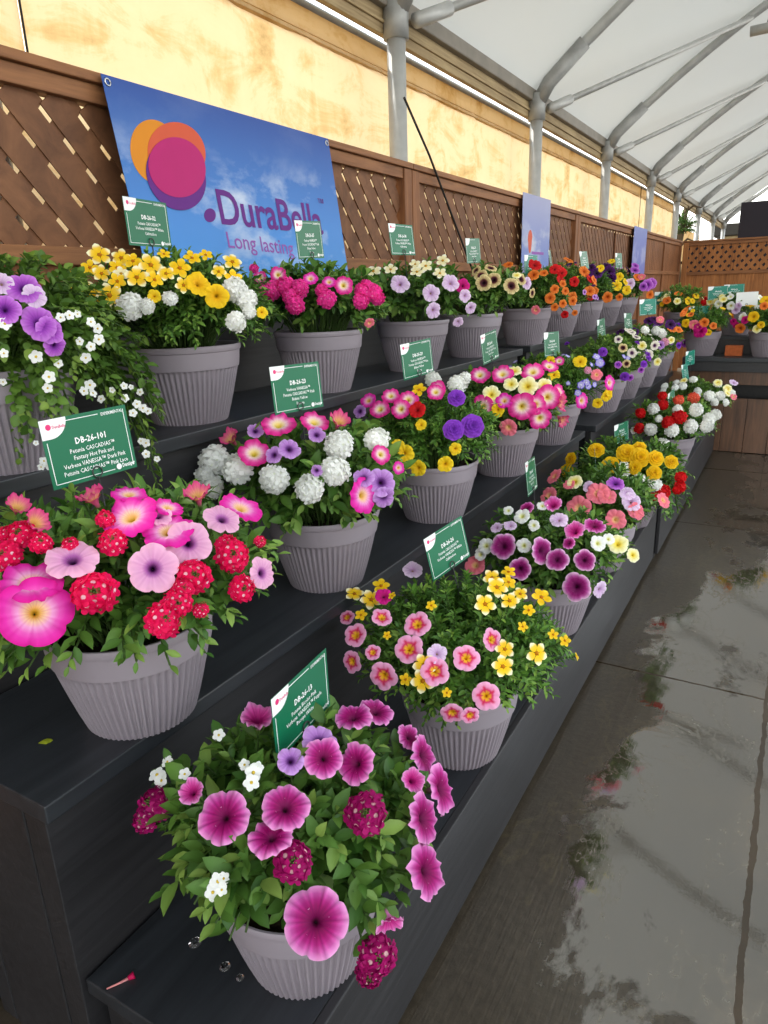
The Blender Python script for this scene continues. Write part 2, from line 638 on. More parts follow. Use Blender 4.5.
FRAME_Y = [-3.6, -1.1, 1.42, 3.96, 6.42, 8.94, 11.7, 14.22, 17.2, 20.0, 22.6]
NX = 40
ROOF_W = 4.6  # fabric cut short past the ridge, unseen side left open to let daylight in
xs = [EAVE_X - 0.10 + (ROOF_W + 0.1) * i / NX for i in range(NX + 1)]
ys = []
for a, b in zip(FRAME_Y[:-1], FRAME_Y[1:]):
    ys += [a + (b - a) * k / 6 for k in range(6)]
ys.append(FRAME_Y[-1])
v, f = [], []
for y in ys:
    for a, b in zip(FRAME_Y[:-1], FRAME_Y[1:]):
        if a <= y <= b:
            t = (y - a) / (b - a)
    for x in xs:
        mid = math.sin(math.pi * min(max((x - EAVE_X) / ARCH_W, 0), 1))
        v.append((x, y, arch(x) + 0.062 - 0.05 * math.sin(math.pi * t) * mid))
w = NX + 1
for j in range(len(ys) - 1):
    for i in range(NX):
        f.append((j * w + i, j * w + i + 1, (j + 1) * w + i + 1, (j + 1) * w + i))
props(link('ceiling', make_mesh('ceiling', v, f, M['roof'])), 'arched white translucent fabric roof over the aisle', 'roof', kind='structure')

# eave boards along the left side
eb = MB()
eb.box(-2.24, -2.16, FRAME_Y[0], FRAME_Y[-1], 3.075, 3.165, 0.008)
props(eb.build('trim_1', M['eave_metal']), 'grey brown eave bar under the roof edge', 'trim', kind='structure')
eb = MB()
eb.box(-2.245, -2.205, FRAME_Y[0], FRAME_Y[-1], 2.955, 3.085, 0.004)
eb.box(-2.21, -2.19, FRAME_Y[0], FRAME_Y[-1], 3.005, 3.022, 0.003)
props(eb.build('trim_2', M['beige_wood']), 'weathered beige eave board above the curtain gap', 'trim', kind='structure')

# ------------------------------------------------------------------ tent frames
where = ['behind the camera', 'beside the camera', 'behind the big banner', 'behind the first lattice fence joint',
         'above the narrow pale banner', 'between second and third lattice panels', 'above the far blue banner', 'by the far fence corner',
         'first beyond the end fence', 'second beyond the end fence', 'last at the open end']
for i, y in enumerate(FRAME_Y):
    t = empty('tent_frame', (EAVE_X, y, 0), 'grey tent frame, post and arched rafter, ' + where[i], 'tent frame', 'tent frames')

    def P(x, z, dy=0.0):
        return (x - EAVE_X, dy, z)
    b = MB()
    b.tube([P(EAVE_X, 0.0), P(EAVE_X, 3.0)], 0.053, 16)
    b.build('post', M['galv'], t, smooth=True)
    b = MB()
    b.tube([P(EAVE_X, 2.93), P(EAVE_X, 3.13)], 0.072, 16)
    b.tube([P(EAVE_X, 3.05), P(EAVE_X + 0.10, arch(EAVE_X + 0.10) - 0.01), P(EAVE_X + 0.38, arch(EAVE_X + 0.38))], 0.060, 14)
    b.build('sleeve', M['galv_dark'], t, smooth=True)
    xr = [EAVE_X + 0.05 + (ARCH_W - 0.1) * k / 28 for k in range(29)]
    b = MB()
    b.tube([P(x, arch(x) - 0.005) for x in xr], 0.043, 12)
    b.build('rafter', M['galv'], t, smooth=True)
    b = MB()
    b.tube([P(EAVE_X + ARCH_W, 0.0), P(EAVE_X + ARCH_W, 3.12)], 0.053, 12)
    b.build('post', M['galv'], t, smooth=True)
    if i < len(FRAME_Y) - 1:
        dy = FRAME_Y[i + 1] - y
        a0 = np.array(P(EAVE_X + 0.09, 3.02, 0.06))
        a1 = np.array(P(-0.80, arch(-0.80) - 0.04, dy - 0.04))
        b = MB()
        b.tube([a0, a0 + (a1 - a0) * 0.09], 0.040, 10)
        b.tube([a0 + (a1 - a0) * 0.06, a1], 0.026, 10)
        br_ = b.build('roof_brace', M['galv'], None, (EAVE_X, y, 0), smooth=True)
        props(br_, 'thin steel roof brace from the frame ' + where[i], 'brace', 'roof braces')

# small grey tube hung from the third rafter in view
t = empty('roof_tube', (-0.74, 8.5, arch(-0.74)), 'short grey tube hung under the roof at the right edge', 'lamp')
b = MB()
b.tube([(-0.02, 0.0, -0.30), (0.85, 0.0, -0.27)], 0.045, 14)
b.build('tube_body', M['galv'], t, smooth=True)
for x in (0.12, 0.7):
    b = MB()
    b.tube([(x, 0.0, -0.26), (x, 0.44, arch(-0.74 + x) - arch(-0.74))], 0.006, 6)
    b.build('hanger', M['wire'], t)

# ------------------------------------------------------------------ side curtains behind the fence
random.seed(3)
seams = [(-3.4, 1.74, 'at the left edge of the photo'), (1.76, 6.87, 'behind the first post in view'), (6.89, 12.0, 'behind the second and third posts in view'), (12.02, 15.4, 'above the far fence corner')]
for y0, y1, wh in seams:
    t = empty('side_curtain', (-2.37, y0, 0), 'sunlit stained beige fabric curtain ' + wh, 'curtain', 'side curtains')
    ny, nz = 50, 14
    v, f = [], []
    for j in range(nz + 1):
        z = 0.15 + (2.87 - 0.15) * j / nz
        for i in range(ny + 1):
            yy = (y1 - y0) * i / ny
            v.append((0.012 * math.sin(yy * 9.0 + 1.3 * math.sin(z * 2)) + 0.008 * math.sin(yy * 23.0 + z), yy, z))
    for j in range(nz):
        for i in range(ny):
            a = j * (ny + 1) + i
            f.append((a, a + 1, a + ny + 2, a + ny + 1))
    link('curtain_sheet', make_mesh('curtain_sheet', v, f, M['curtain']), t)
    b = MB()
    b.box(-0.006, 0.020, 0.0, y1 - y0, 2.862, 2.962)
    b.box(-0.004, 0.026, 0.0, y1 - y0, 2.838, 2.854)
    b.build('hem', M['hem'], t)
    b = MB()
    b.tube([(0.012, 0, 2.982), (0.012, y1 - y0, 2.982)], 0.020, 12)
    b.build('rod', M['galv_dark'], t, smooth=True)
    b = MB()
    b.tube([(0.03, y1 - y0, 0.2), (0.03, y1 - y0, 2.98)], 0.004, 6)
    b.build('edge_cord', M['rope'], t)

# ------------------------------------------------------------------ fence panels
def clip_slat(u0, u1, z0, z1, k, c):
    """segment of z = k*u + c inside the rectangle, k is +1 or -1"""
    pts = []
    for u in (u0, u1):
        z = k * u + c
        if z0 - 1e-9 <= z <= z1 + 1e-9:
            pts.append((u, z))
    for z in (z0, z1):
        u = (z - c) / k
        if u0 < u < u1:
            pts.append((u, z))
    if len(pts) < 2:
        return None
    pts.sort()
    if pts[-1][0] - pts[0][0] < 0.02:
        return None
    return pts[0], pts[-1]


def slats(mb, u0, u1, z0, z1, k, pitch_u, width, yf, yb):
    lo, hi = (z0 - k * u0, z1 - k * u1)
    cs = [z - k * u for z in (z0, z1) for u in (u0, u1)]
    c = min(cs)
    while c < max(cs):
        s = clip_slat(u0, u1, z0, z1, k, c)
        if s:
            (ua, za), (ub, zb) = s
            d = unit((ub - ua, zb - za))
            nrm = np.array([-d[1], d[0]]) * width / 2
            q = [np.array((ua, za)) - nrm, np.array((ub, zb)) - nrm, np.array((ub, zb)) + nrm, np.array((ua, za)) + nrm]
            v = [(p[0], yf, p[1]) for p in q] + [(p[0], yb, p[1]) for p in q]
            mb.add(v, [(0, 1, 2, 3), (7, 6, 5, 4), (0, 4, 5, 1), (1, 5, 6, 2), (2, 6, 7, 3), (3, 7, 4, 0)])
        c += pitch_u


def fence_panel(origin, rotz, length, label, front=-1, solid=False, top=2.27, low=1.755, seed=0, backed=False):
    rnd = random.Random(seed)
    wd_ = M['orange_wood'] if backed else M['red_wood']
    t = empty('wooden_fence', origin, label, 'fence', 'wooden fence sections', rotz)
    for u in (0.0, length - 0.09):
        b = MB()
        b.box(u + 0.002, u + 0.088, -0.045, 0.04, 0, top - 0.032, 0.004)
        b.build('post', wd_, t)
    b = MB()
    b.box(0.0, length, -0.055, 0.05, top - 0.03, top, 0.004)
    b.build('cap_rail', M['rail_wood'], t)
    b = MB()
    b.box(0.09, length - 0.09, -0.036, 0.03, top - 0.085, top - 0.031, 0.003)
    b.build('upper_rail', M['rail_wood'], t)
    b = MB()
    b.box(0.09, length - 0.09, -0.040, 0.034, low - 0.05, low + 0.005, 0.004)
    b.build('middle_rail', M['rail_wood'], t)
    u, L = 0.09, length - 0.09
    b = MB()
    while u < L - 0.01:
        wd = min(0.138 + rnd.uniform(-.004, .004), L - u)
        b.box(u, u + wd - 0.0015, -0.012 + rnd.uniform(-.002, .002), 0.012, 0.05, low - 0.046, 0.002)
        u += wd
    b.build('boards', wd_, t)
    z0, z1 = low + 0.005, top - 0.085
    if solid:
        u = 0.09
        b = MB()
        while u < L - 0.01:
            wd = min(0.138, L - u)
            b.box(u, u + wd - 0.005, -0.012, 0.010, z0, z1, 0.002)
            u += wd
        b.build('upper_boards', wd_, t)
        b = MB()
        b.box(length * 0.5 - 0.045, length * 0.5 + 0.045, -0.035, -0.013, 0.05, z1, 0.003)
        b.build('stile', wd_, t)
    else:
        b = MB()
        slats(b, 0.09, L, z0, z1, front * 1.13, 0.1535, 0.062 if backed else 0.0845, -0.0085, -0.0035)
        slats(b, 0.09, L, z0, z1, -front * 1.13, 0.1535, 0.0535, -0.003, 0.002)
        b.build('lattice', wd_ if backed else M['lattice_wood'], t)
        if backed:
            b = MB()
            b.box(0.09, L, 0.012, 0.02, z0, z1)
            b.build('added_dark_sheet', M['dark_panel'], t)  # dark sheet added behind so the lattice holes show dark
        b = MB()
        b.box(length * 0.5 - 0.02, length * 0.5 + 0.02, -0.03, -0.015, z0, z1, 0.003)
        if length > 2.9 and seed in (3, 4):
            b.build('stile', wd_, t)
    return t


joints = [-3.13, 0.34, 3.81, 7.29, 10.72, 14.17]
fl = ['stained wooden fence panel with lattice top out past the left edge', 'lattice topped wooden fence panel carrying the big blue banner',
      'lattice topped wooden fence panel with a black pole leaning on it', 'lattice topped wooden fence panel just past the narrow pale banner',
      'solid board wooden fence panel in the far left corner']
for k in range(5):
    fence_panel((-2.03, joints[k] + 0.002, 0), math.pi / 2, joints[k + 1] - joints[k] - 0.004, fl[k], -1, k == 4, seed=k)
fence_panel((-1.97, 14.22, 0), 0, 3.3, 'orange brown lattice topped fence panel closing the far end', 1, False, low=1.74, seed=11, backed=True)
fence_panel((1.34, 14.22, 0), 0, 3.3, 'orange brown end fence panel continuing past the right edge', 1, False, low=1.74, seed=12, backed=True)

# thin black pole leaning on the fence
pl = MB()
p0, p1 = np.array([-1.955, 4.62, 1.70]), np.array([-1.965, 3.99, 2.33])
d = p1 - p0
pl.tube([p0 - d * 2.69, p1, p1 + d * 0.40 + np.array([-0.02, 0, 0])], 0.0065, 8)
props(pl.build('leaning_pole', M['rope'], smooth=True), 'thin black pole leaning diagonally against the lattice fence', 'pole')

# ------------------------------------------------------------------ benches
T1, T2, T3 = 0.340, 0.770, 1.242
X1, X2, X3 = -0.582, -1.022, -1.42
YA, YB = 0.553, 4.125


def bench(name, label, x0, x1, z, y0, y1, zlow, apron_to, th=0.038, overhang=0.03):
    """one tier: a top board, a front panel, end frames and feet; origin at its near front floor corner"""
    t = empty(name, (x1, y0, 0), label, 'bench', 'black tiered display benches')
    wdt, L = x1 - x0, y1 - y0
    b = MB()
    b.box(-wdt, 0, 0, L, z - th, z, 0.003)
    b.build('top_board', M['shelf_top'], t)
    b = MB()
    b.box(-overhang - 0.034, -overhang, 0.012, L - 0.012, apron_to, z - th, 0.002)
    b.build('front_panel', M['black_wood'], t)
    for yy in (0.03, L - 0.07, L * 0.5):
        for xx, ww in ((-overhang - 0.098, 0.058), (-overhang - 0.325, 0.222)):
            b = MB()
            b.box(xx, xx + ww, yy, yy + 0.038, 0.0, z - th, 0.003)
            b.build('leg', M['black_wood'], t)
    for yy in (0.03, L - 0.07):
        b = MB()
        b.box(-wdt + 0.004, -overhang - 0.33, yy, yy + 0.036, 0.0, z - th, 0.003)
        b.build('end_rail', M['black_wood'], t)
    return t


def low_bench(label, x0, x1, z, y0, y1):
    t = empty('display_bench', (x1, y0, 0), label, 'bench', 'black tiered display benches')
    wdt, L = x1 - x0, y1 - y0
    b = MB()
    b.box(-wdt, -0.022, 0, L, z - 0.036, z, 0.003)
    b.build('top_board', M['shelf_top'], t)
    b = MB()
    b.box(-0.021, 0, 0, L, 0.035, z + 0.004, 0.003)
    b.build('front_panel', M['black_wood'], t)
    for yy in (0.02, L * 0.79, L - 0.06):
        b = MB()
        b.box(-0.10, -0.024, yy, yy + 0.04, 0.0, z - 0.036, 0.003)
        b.build('leg', M['black_wood'], t)
        b = MB()
        b.box(-wdt + 0.02, -wdt + 0.09, yy, yy + 0.04, 0.0, z - 0.036, 0.003)
        b.build('leg', M['black_wood'], t)
    return t


low_bench('lowest black plank bench of the near stand, pots along the aisle', -1.045, X1, T1, YA + 0.02, YB)
bench('display_bench', 'middle black step of the near stand with deep front panel', -1.44, X2, T2, YA, YB, T1, 0.02)
bench('display_bench', 'top black step of the near stand along the fence', -1.86, X3, T3, YA, YB, T2, 0.02)
low_bench('lowest black plank bench of the far stand, behind the gap', -1.02, -0.568, 0.35, 4.20, 7.22)
bench('display_bench', 'middle black step of the far stand, set a little forward', -1.43, -0.995, T2 + 0.004, 4.27, 7.26, T1, 0.02)
bench('display_bench', 'top black step of the far stand near the fence corner', -1.86, X3 - 0.012, T3, 4.30, 7.60, T2, 0.02)

for y0, y1, zt_, lab in ((YA, YB, 1.625, 'black backboard standing behind the near top step'), (4.30, 7.60, 1.595, 'black backboard standing behind the far top step')):
    b = MB()
    b.box(-0.02, 0, 0, y1 - y0, 0, zt_, 0.003)
    props(b.build('backboard', M['black_wood'], None, (-1.864, y0, 0)), lab, 'backboard', 'backboards behind the top steps')

# cross bench at the far end, with brown apron boards
t = empty('cross_bench', (-0.93, 7.30, 0), 'black and brown bench across the end of the aisle', 'bench')
L = 3.2
b = MB(); b.box(0, L, 0, 0.43, 0.868, 0.906, 0.003); b.build('lower_top_board', M['shelf_top'], t)
b = MB(); b.box(0, L, 0.44, 0.95, 1.035, 1.07, 0.003); b.build('upper_top_board', M['shelf_top'], t)
b = MB(); b.box(0.0, L, 0.02, 0.045, 0.775, 0.867, 0.002); b.build('fascia', M['black_wood'], t)
b = MB(); b.box(0.0, L, 0.05, 0.085, 0.655, 0.774, 0.002); b.build('brown_rail', M['brown_board'], t)
b = MB(); b.box(0.0, L, 0.43, 0.455, 0.0, 1.034, 0.002); b.build('riser_panel', M['black_wood'], t)
b = MB()
u = 0.0
while u < L - 0.01:
    b.box(u, u + 0.196, 0.10, 0.125, 0.005, 0.52, 0.002)
    u += 0.2
b.build('brown_panel', M['brown_board'], t)
b = MB(); b.box(1.15, 1.32, 0.042, 0.05, 0.715, 0.723); b.build('bracket', M['galv'], t)
for u in (0.05, 1.55, L - 0.1):
    b = MB(); b.box(u, u + 0.05, 0.87, 0.93, 0.0, 1.034, 0.003); b.build('leg', M['black_wood'], t)
    b = MB(); b.box(u, u + 0.05, 0.15, 0.20, 0.0, 0.867, 0.003); b.build('leg', M['black_wood'], t)

# brick holding down the end bench
bk = MB()
q = on_plane(733, 356, 2, 0.906)
bk.box(-0.075, 0.075, 0.0, 0.09, 0, 0.095, 0.006)
props(bk.build('brick', M['brick'], loc=(q[0], max(q[1], 7.45), 0.9065)), 'orange clay brick on the bench across the aisle end', 'brick')

# ------------------------------------------------------------------ banners
BY0, BY1, BZ0, BZ1 = 1.697, 2.935, 1.665, 2.262
BXT, BXB = -1.955, -1.895


def ban(u, w_, off=0.0):
    """u along Y (0..1), w up (0..1) on the tilted sheet"""
    x = BXB + (BXT - BXB) * w_
    return np.array([x + off, BY0 + (BY1 - BY0) * u + 0.03 * (1 - w_), BZ0 + (BZ1 - BZ0) * w_])


BN = unit(np.cross(ban(1, 0) - ban(0, 0), ban(0, 1) - ban(0, 0)))


def ban_px(px, py, off=0.0):
    d = ray(px, py)
    o0 = ban(0, 0)
    tt = np.dot(o0 - EYE, BN) / np.dot(d, BN)
    return EYE + d * tt + BN * off


root = empty('banner', ban(0.5, 0), 'large blue sky banner with purple brand lettering and overlapping circles', 'banner')
org = np.array(ban(0.5, 0))
v, f = [], []
for j in range(9):
    for i in range(17):
        v.append(ban(i / 16, j / 8) - org)
for j in range(8):
    for i in range(16):
        a = j * 17 + i
        f.append((a, a + 1, a + 18, a + 17))
k = len(v)
v += [p - BN * 0.0015 for p in v]
f += [tuple(x + k for x in reversed(q)) for q in f]
sheet = link('sheet', make_mesh('sheet', v, f, M['banner']), root)


def blob(name, mat, cx, cy, rx, ry, tilt, off, parent, label=None):
    pts = []
    for i in range(48):
        q = 2 * math.pi * i / 48
        a, b_ = rx * math.cos(q), ry * math.sin(q)
        x = a * math.cos(tilt) - b_ * math.sin(tilt)
        y = a * math.sin(tilt) + b_ * math.cos(tilt)
        pts.append(ban_px(80 + (cx + x) / 2.743, 60 + (cy + y) / 2.743, off) - org)
    n_ = len(pts)
    vv = pts + [p - BN * 0.0006 for p in pts]
    ff = [tuple(range(n_ - 1, -1, -1))] + [(i, (i + 1) % n_, n_ + (i + 1) % n_, n_ + i) for i in range(n_)]
    return props(link(name, make_mesh(name, vv, ff, mat, smooth=False), parent), label)


blob('logo_circle', M['orange_print'], 205, 252, 66, 90, -0.25, 0.0012, root, 'yellow orange printed circle')
blob('logo_circle', M['coral_print'], 264, 255, 78, 86, -0.45, 0.0022, root, 'coral orange printed circle')
blob('logo_circle', M['purple_print'], 262, 318, 78, 98, -0.45, 0.0032, root, 'purple printed circle')
blob('logo_circle', M['magenta_print'], 264, 295, 76, 85, -0.55, 0.0042, root, 'magenta printed circle')
blob('logo_dot', M['purple_print'], 356, 426, 16, 19, 0, 0.0012, root)


def ban_text(name, body, mat, pl_, pr_, height, bold):
    """lettering whose baseline runs between two points of the banner"""
    A, B = ban_px(*pl_, 0.0015), ban_px(*pr_, 0.0015)
    me = text_mesh(name, body, mat, 1.0, bold, 1.0, 'LEFT', res=4)
    xsn = [q.co.x for q in me.vertices]
    x0, x1 = min(xsn), max(xsn)
    ex = unit(B - A)
    ey = unit(ban(0.5, 1) - ban(0.5, 0))
    sx = np.linalg.norm(B - A) / (x1 - x0)
    for q in me.vertices:
        p = A + ex * (q.co.x - x0) * sx + ey * q.co.y * height - org
        q.co = p
    return link(name, me, root)


ban_text('lettering', 'DuraBella', M['purple_print'], (221.5, 223.5), (323.5, 234.0), 0.172, 0.016)
ban_text('tagline', 'Long lasting', M['lilac_print'], (228.5, 247.5), (294, 255), 0.082, 0.004)
ban_text('trademark', '\u2122', M['purple_print'], (318.5, 207.0), (324, 207.5), 0.05, 0.0)
for (u, w_) in ((0.015, 0.965), (0.985, 0.965), (0.015, 0.03), (0.985, 0.03)):
    b = MB()
    c0 = ban(u, w_) - org + BN * 0.002
    ex, ey = unit(ban(1, 0) - ban(0, 0)), unit(ban(0, 1) - ban(0, 0))
    b.tube([c0 + 0.010 * (ex * math.cos(a) + ey * math.sin(a)) for a in np.linspace(0, 2 * math.pi, 17)], 0.0025, 6)
    b.build('grommet', M['steel'], root, smooth=True)

for (y0, y1, z0, z1, mat, lab) in ((5.59, 6.29, 1.55, 2.285, 'banner_small', 'narrow pale blue banner with small red figure on the lattice fence'), (9.80, 10.66, 1.62, 2.28, 'banner_blue', 'small plain violet blue banner further along the fence')):
    b = MB()
    b.box(-0.004, 0.0, 0, y1 - y0, 0, z1 - z0)
    t = empty('banner', (-1.958, y0, z0), lab, 'banner')
    b.build('sheet', M[mat], t)
    if mat == 'banner_small':
        b = MB()
        pts = [(0.001, 0.19 + 0.055 * math.cos(a) * (1.0 if math.sin(a) > 0 else 0.8), 0.40 + (0.075 if math.sin(a) > 0 else 0.10) * math.sin(a)) for a in np.linspace(0, 2 * math.pi, 24, endpoint=False)]
        b.add(pts, [tuple(range(24))])
        b.build('printed_figure', M['coral_print'], t)
        b = MB()
        b.box(0.0, 0.0012, 0.24, 0.55, 0.295, 0.315)
        b.build('printed_stripe', M['lilac_print'], t)

# ------------------------------------------------------------------ beyond the end fence
t = empty('shed', (-2.6, 27, 0), 'low tan shed with dark flat roof beyond the end fence', 'building')
b = MB(); b.box(0, 9, 0, 4, 0, 2.95); b.build('wall_panel', M['tan_wall'], t)
b = MB(); b.box(-0.3, 9.3, -0.3, 4.3, 2.96, 3.32, 0.02); b.build('roof_edge', M['dark_roof'], t)
t = empty('display_board', (-1.20, 15.3, 0), 'tall black board standing behind the end fence at the right edge', 'board')
b = MB(); b.box(0, 1.6, 0, 0.05, 0.9, 2.93, 0.004); b.build('panel', M['dark_panel'], t)
for u in (0.05, 1.5):
    b = MB(); b.box(u, u + 0.06, 0.051, 0.11, 0, 2.6, 0.003); b.build('post', M['black_wood'], t)

t = empty('canvas_wall', (-3.0, 15.5, 0), 'pale stained canvas wall behind the far tent posts', 'canvas wall')
b = MB(); b.box(0, 0.03, 0, 9.0, 0, 2.9); b.build('sheet', M['hem'], t)

# ------------------------------------------------------------------ flower pot
def pot_mesh():
    n = 120
    prof = [(0.0, 0.104, 0.0), (0.0, 0.110, 0.003), (0.004, 0.1125, 0.0050), (0.04, 0.1240, 0.0056), (0.08, 0.1355, 0.0056), (0.12, 0.1460, 0.0056), (0.150, 0.1535, 0.0050), (0.158, 0.1555, 0.0),
            (0.159, 0.1585, 0.0), (0.166, 0.1600, 0.0), (0.186, 0.1625, 0.0), (0.206, 0.1640, 0.0), (0.208, 0.1672, 0.0), (0.213, 0.1685, 0.0), (0.221, 0.1685, 0.0), (0.2245, 0.1665, 0.0), (0.2245, 0.1625, 0.0), (0.220, 0.1595, 0.0), (0.18, 0.1555, 0.0)]
    n = 248
    v, f = [], []
    for z, r, a in prof:
        for i in range(n):
            q = 2 * math.pi * i / n
            rr = r - (0.0, 0.0, 1.0, 1.0)[i % 4] * a
            v.append((rr * math.cos(q), rr * math.sin(q), z))
    for j in range(len(prof) - 1):
        for i in range(n):
            i2 = (i + 1) % n
            f.append((j * n + i, j * n + i2, (j + 1) * n + i2, (j + 1) * n + i))
    f.append(tuple(range(n - 1, -1, -1)))
    me = make_mesh('pot', v, f, M['pot'], smooth=True)
    me.set_sharp_from_angle(angle=math.radians(40))
    return me


POT = pot_mesh()
sb = MB()
sv = [(0, 0, 0.204)] + [(r * math.cos(q), r * math.sin(q), 0.196 + 0.004 * math.sin(5 * q + r * 90)) for r in (0.08, 0.1555) for q in np.linspace(0, 2 * math.pi, 32, endpoint=False)]
sf = [(0, 1 + i, 1 + (i + 1) % 32) for i in range(32)] + [(1 + i, 33 + i, 33 + (i + 1) % 32, 1 + (i + 1) % 32) for i in range(32)]
SOIL = make_mesh('soil', sv, sf, M['soil'])

# ------------------------------------------------------------------ blooms (unit radius, facing +Z)
def mixc(a, b, t):
    return np.asarray(a) * (1 - t) + np.asarray(b) * t


def ramp_c(stops, s):
    for (p0, c0), (p1, c1) in zip(stops[:-1], stops[1:]):
        if s <= p1:
            return mixc(c0, c1, min(max((s - p0) / max(p1 - p0, 1e-6), 0), 1))
    return np.asarray(stops[-1][1])


def petunia_mesh(name, stops, vein=None, vein_amt=0.4, star=None, seed=0, ruffle=1.0, deep=1.0, pinch=1.0):
    rnd = random.Random(seed)
    mb = MB()
    n = 50
    S = [(0.0, 0.02, -0.42), (0.10, 0.08, -0.30), (0.2, 0.15, -0.18), (0.32, 0.27, -0.09), (0.46, 0.43, -0.03), (0.62, 0.60, 0.0), (0.78, 0.77, 0.015), (0.9, 0.90, 0.0), (1.0, 1.0, -0.035)]
    ph = [rnd.uniform(0, 6.28) for _ in range(4)]
    lob = [rnd.uniform(0.94, 1.06) for _ in range(5)]
    v, f, c = [], [], []
    for s, r, z in S:
        for i in range(n):
            q = 2 * math.pi * i / n
            cc = abs(math.cos(2.5 * q))
            k = int(((q + math.pi / 5) % (2 * math.pi)) / (2 * math.pi / 5)) % 5
            edge = (0.86 + 0.14 * cc ** 0.45) * (1 + (lob[k] - 1) * cc)
            rr = r * (1 + (edge - 1) * s ** 1.5)
            zz = z * deep + ruffle * s * s * (0.055 * math.sin(10 * q + ph[0]) + 0.05 * math.sin(3 * q + ph[1]) + 0.035 * math.sin(17 * q + ph[2])) - 0.05 * ruffle * s * s * (1 - cc)
            if pinch < 1:
                zz += s * s * (1 - pinch)
                rr *= 1 - (1 - pinch) * 0.7 * s
            v.append((rr * math.cos(q), rr * math.sin(q), zz))
            col = ramp_c(stops, s)
            if vein is not None and s > 0.12:
                st = (1.0 if i % 5 == 0 else 0.55 if i % 5 in (2, 3) and s < 0.85 else 0.0)
                col = mixc(col, vein, vein_amt * st * (1 - 0.5 * s))
            if star is not None:
                w_ = max(0.0, 1 - abs(((q / (2 * math.pi / 5)) + 0.5) % 1 - 0.5) * 5.0) if 0.24 < s < 0.72 else 0
                col = mixc(col, star, min(1, w_ * 1.2))
            c.append(col)
    for j in range(len(S) - 1):
        for i in range(n):
            i2 = (i + 1) % n
            f.append((j * n + i, j * n + i2, (j + 1) * n + i2, (j + 1) * n + i))
    mb.add(v, f, c)
    # outer tube and green calyx behind
    prof = [(0.42, -0.06), (0.22, -0.22), (0.13, -0.42), (0.09, -0.72), (0.085, -0.95)]
    n2 = 12
    v, f, c = [], [], []
    back = mixc(stops[-1][1], stops[min(2, len(stops) - 1)][1], 0.5) * 0.9
    for k, (r, z) in enumerate(prof):
        for i in range(n2):
            q = 2 * math.pi * i / n2
            v.append((r * math.cos(q), r * math.sin(q), z))
            c.append(back if k < 3 else (0.09, 0.17, 0.03))
    for j in range(len(prof) - 1):
        for i in range(n2):
            i2 = (i + 1) % n2
            f.append((j * n2 + i, (j + 1) * n2 + i, (j + 1) * n2 + i2, j * n2 + i2))
    for i in range(5):
        q = 2 * math.pi * i / 5 + 0.3
        b0 = len(v)
        v += [(0.09 * math.cos(q - .5), 0.09 * math.sin(q - .5), -0.9), (0.09 * math.cos(q + .5), 0.09 * math.sin(q + .5), -0.9), (0.26 * math.cos(q), 0.26 * math.sin(q), -0.5)]
        c += [(0.08, 0.17, 0.03)] * 3
        f.append((b0, b0 + 1, b0 + 2))
    mb.add(v, f, c)
    return mb.mesh(name, M['petal'], True)


def floret(mb, org_, nrm, rad, col, eye, rnd, cup=0.1, lobes=5, notch=0.45, eye_r=0.2):
    nrm = unit(nrm)
    a = unit(np.cross(nrm, [0.31, 0.77, 0.2]))
    b = np.cross(nrm, a)
    ph = rnd.uniform(0, 6.28)
    n = 20
    v, c, f = [org_ - nrm * rad * 0.05], [eye if eye is not None else col], []
    cc = np.asarray(col) * rnd.uniform(0.9, 1.08)
    rings = [(eye_r, eye if eye is not None else cc), (eye_r + 0.1, cc), (1.0, cc)]
    for rr, colr in rings:
        for i in range(n):
            q = 2 * math.pi * i / n
            e = (1 - notch) + notch * abs(math.cos(lobes / 2.0 * q)) ** 0.55
            R = rad * rr * (e if rr > 0.5 else 1)
            v.append(org_ + R * (a * math.cos(q + ph) + b * math.sin(q + ph)) + nrm * rad * cup * (rr - 0.2) * (1 if rr < 0.5 else 1) * (0.5 + 0.5 * math.cos(5 * q)))
            c.append(np.minimum(colr, 1))
    for i in range(n):
        i2 = (i + 1) % n
        f.append((0, 1 + i, 1 + i2))
        for k in range(2):
            f.append((1 + k * n + i, 1 + (k + 1) * n + i, 1 + (k + 1) * n + i2, 1 + k * n + i2))
    mb.add(v, f, c)


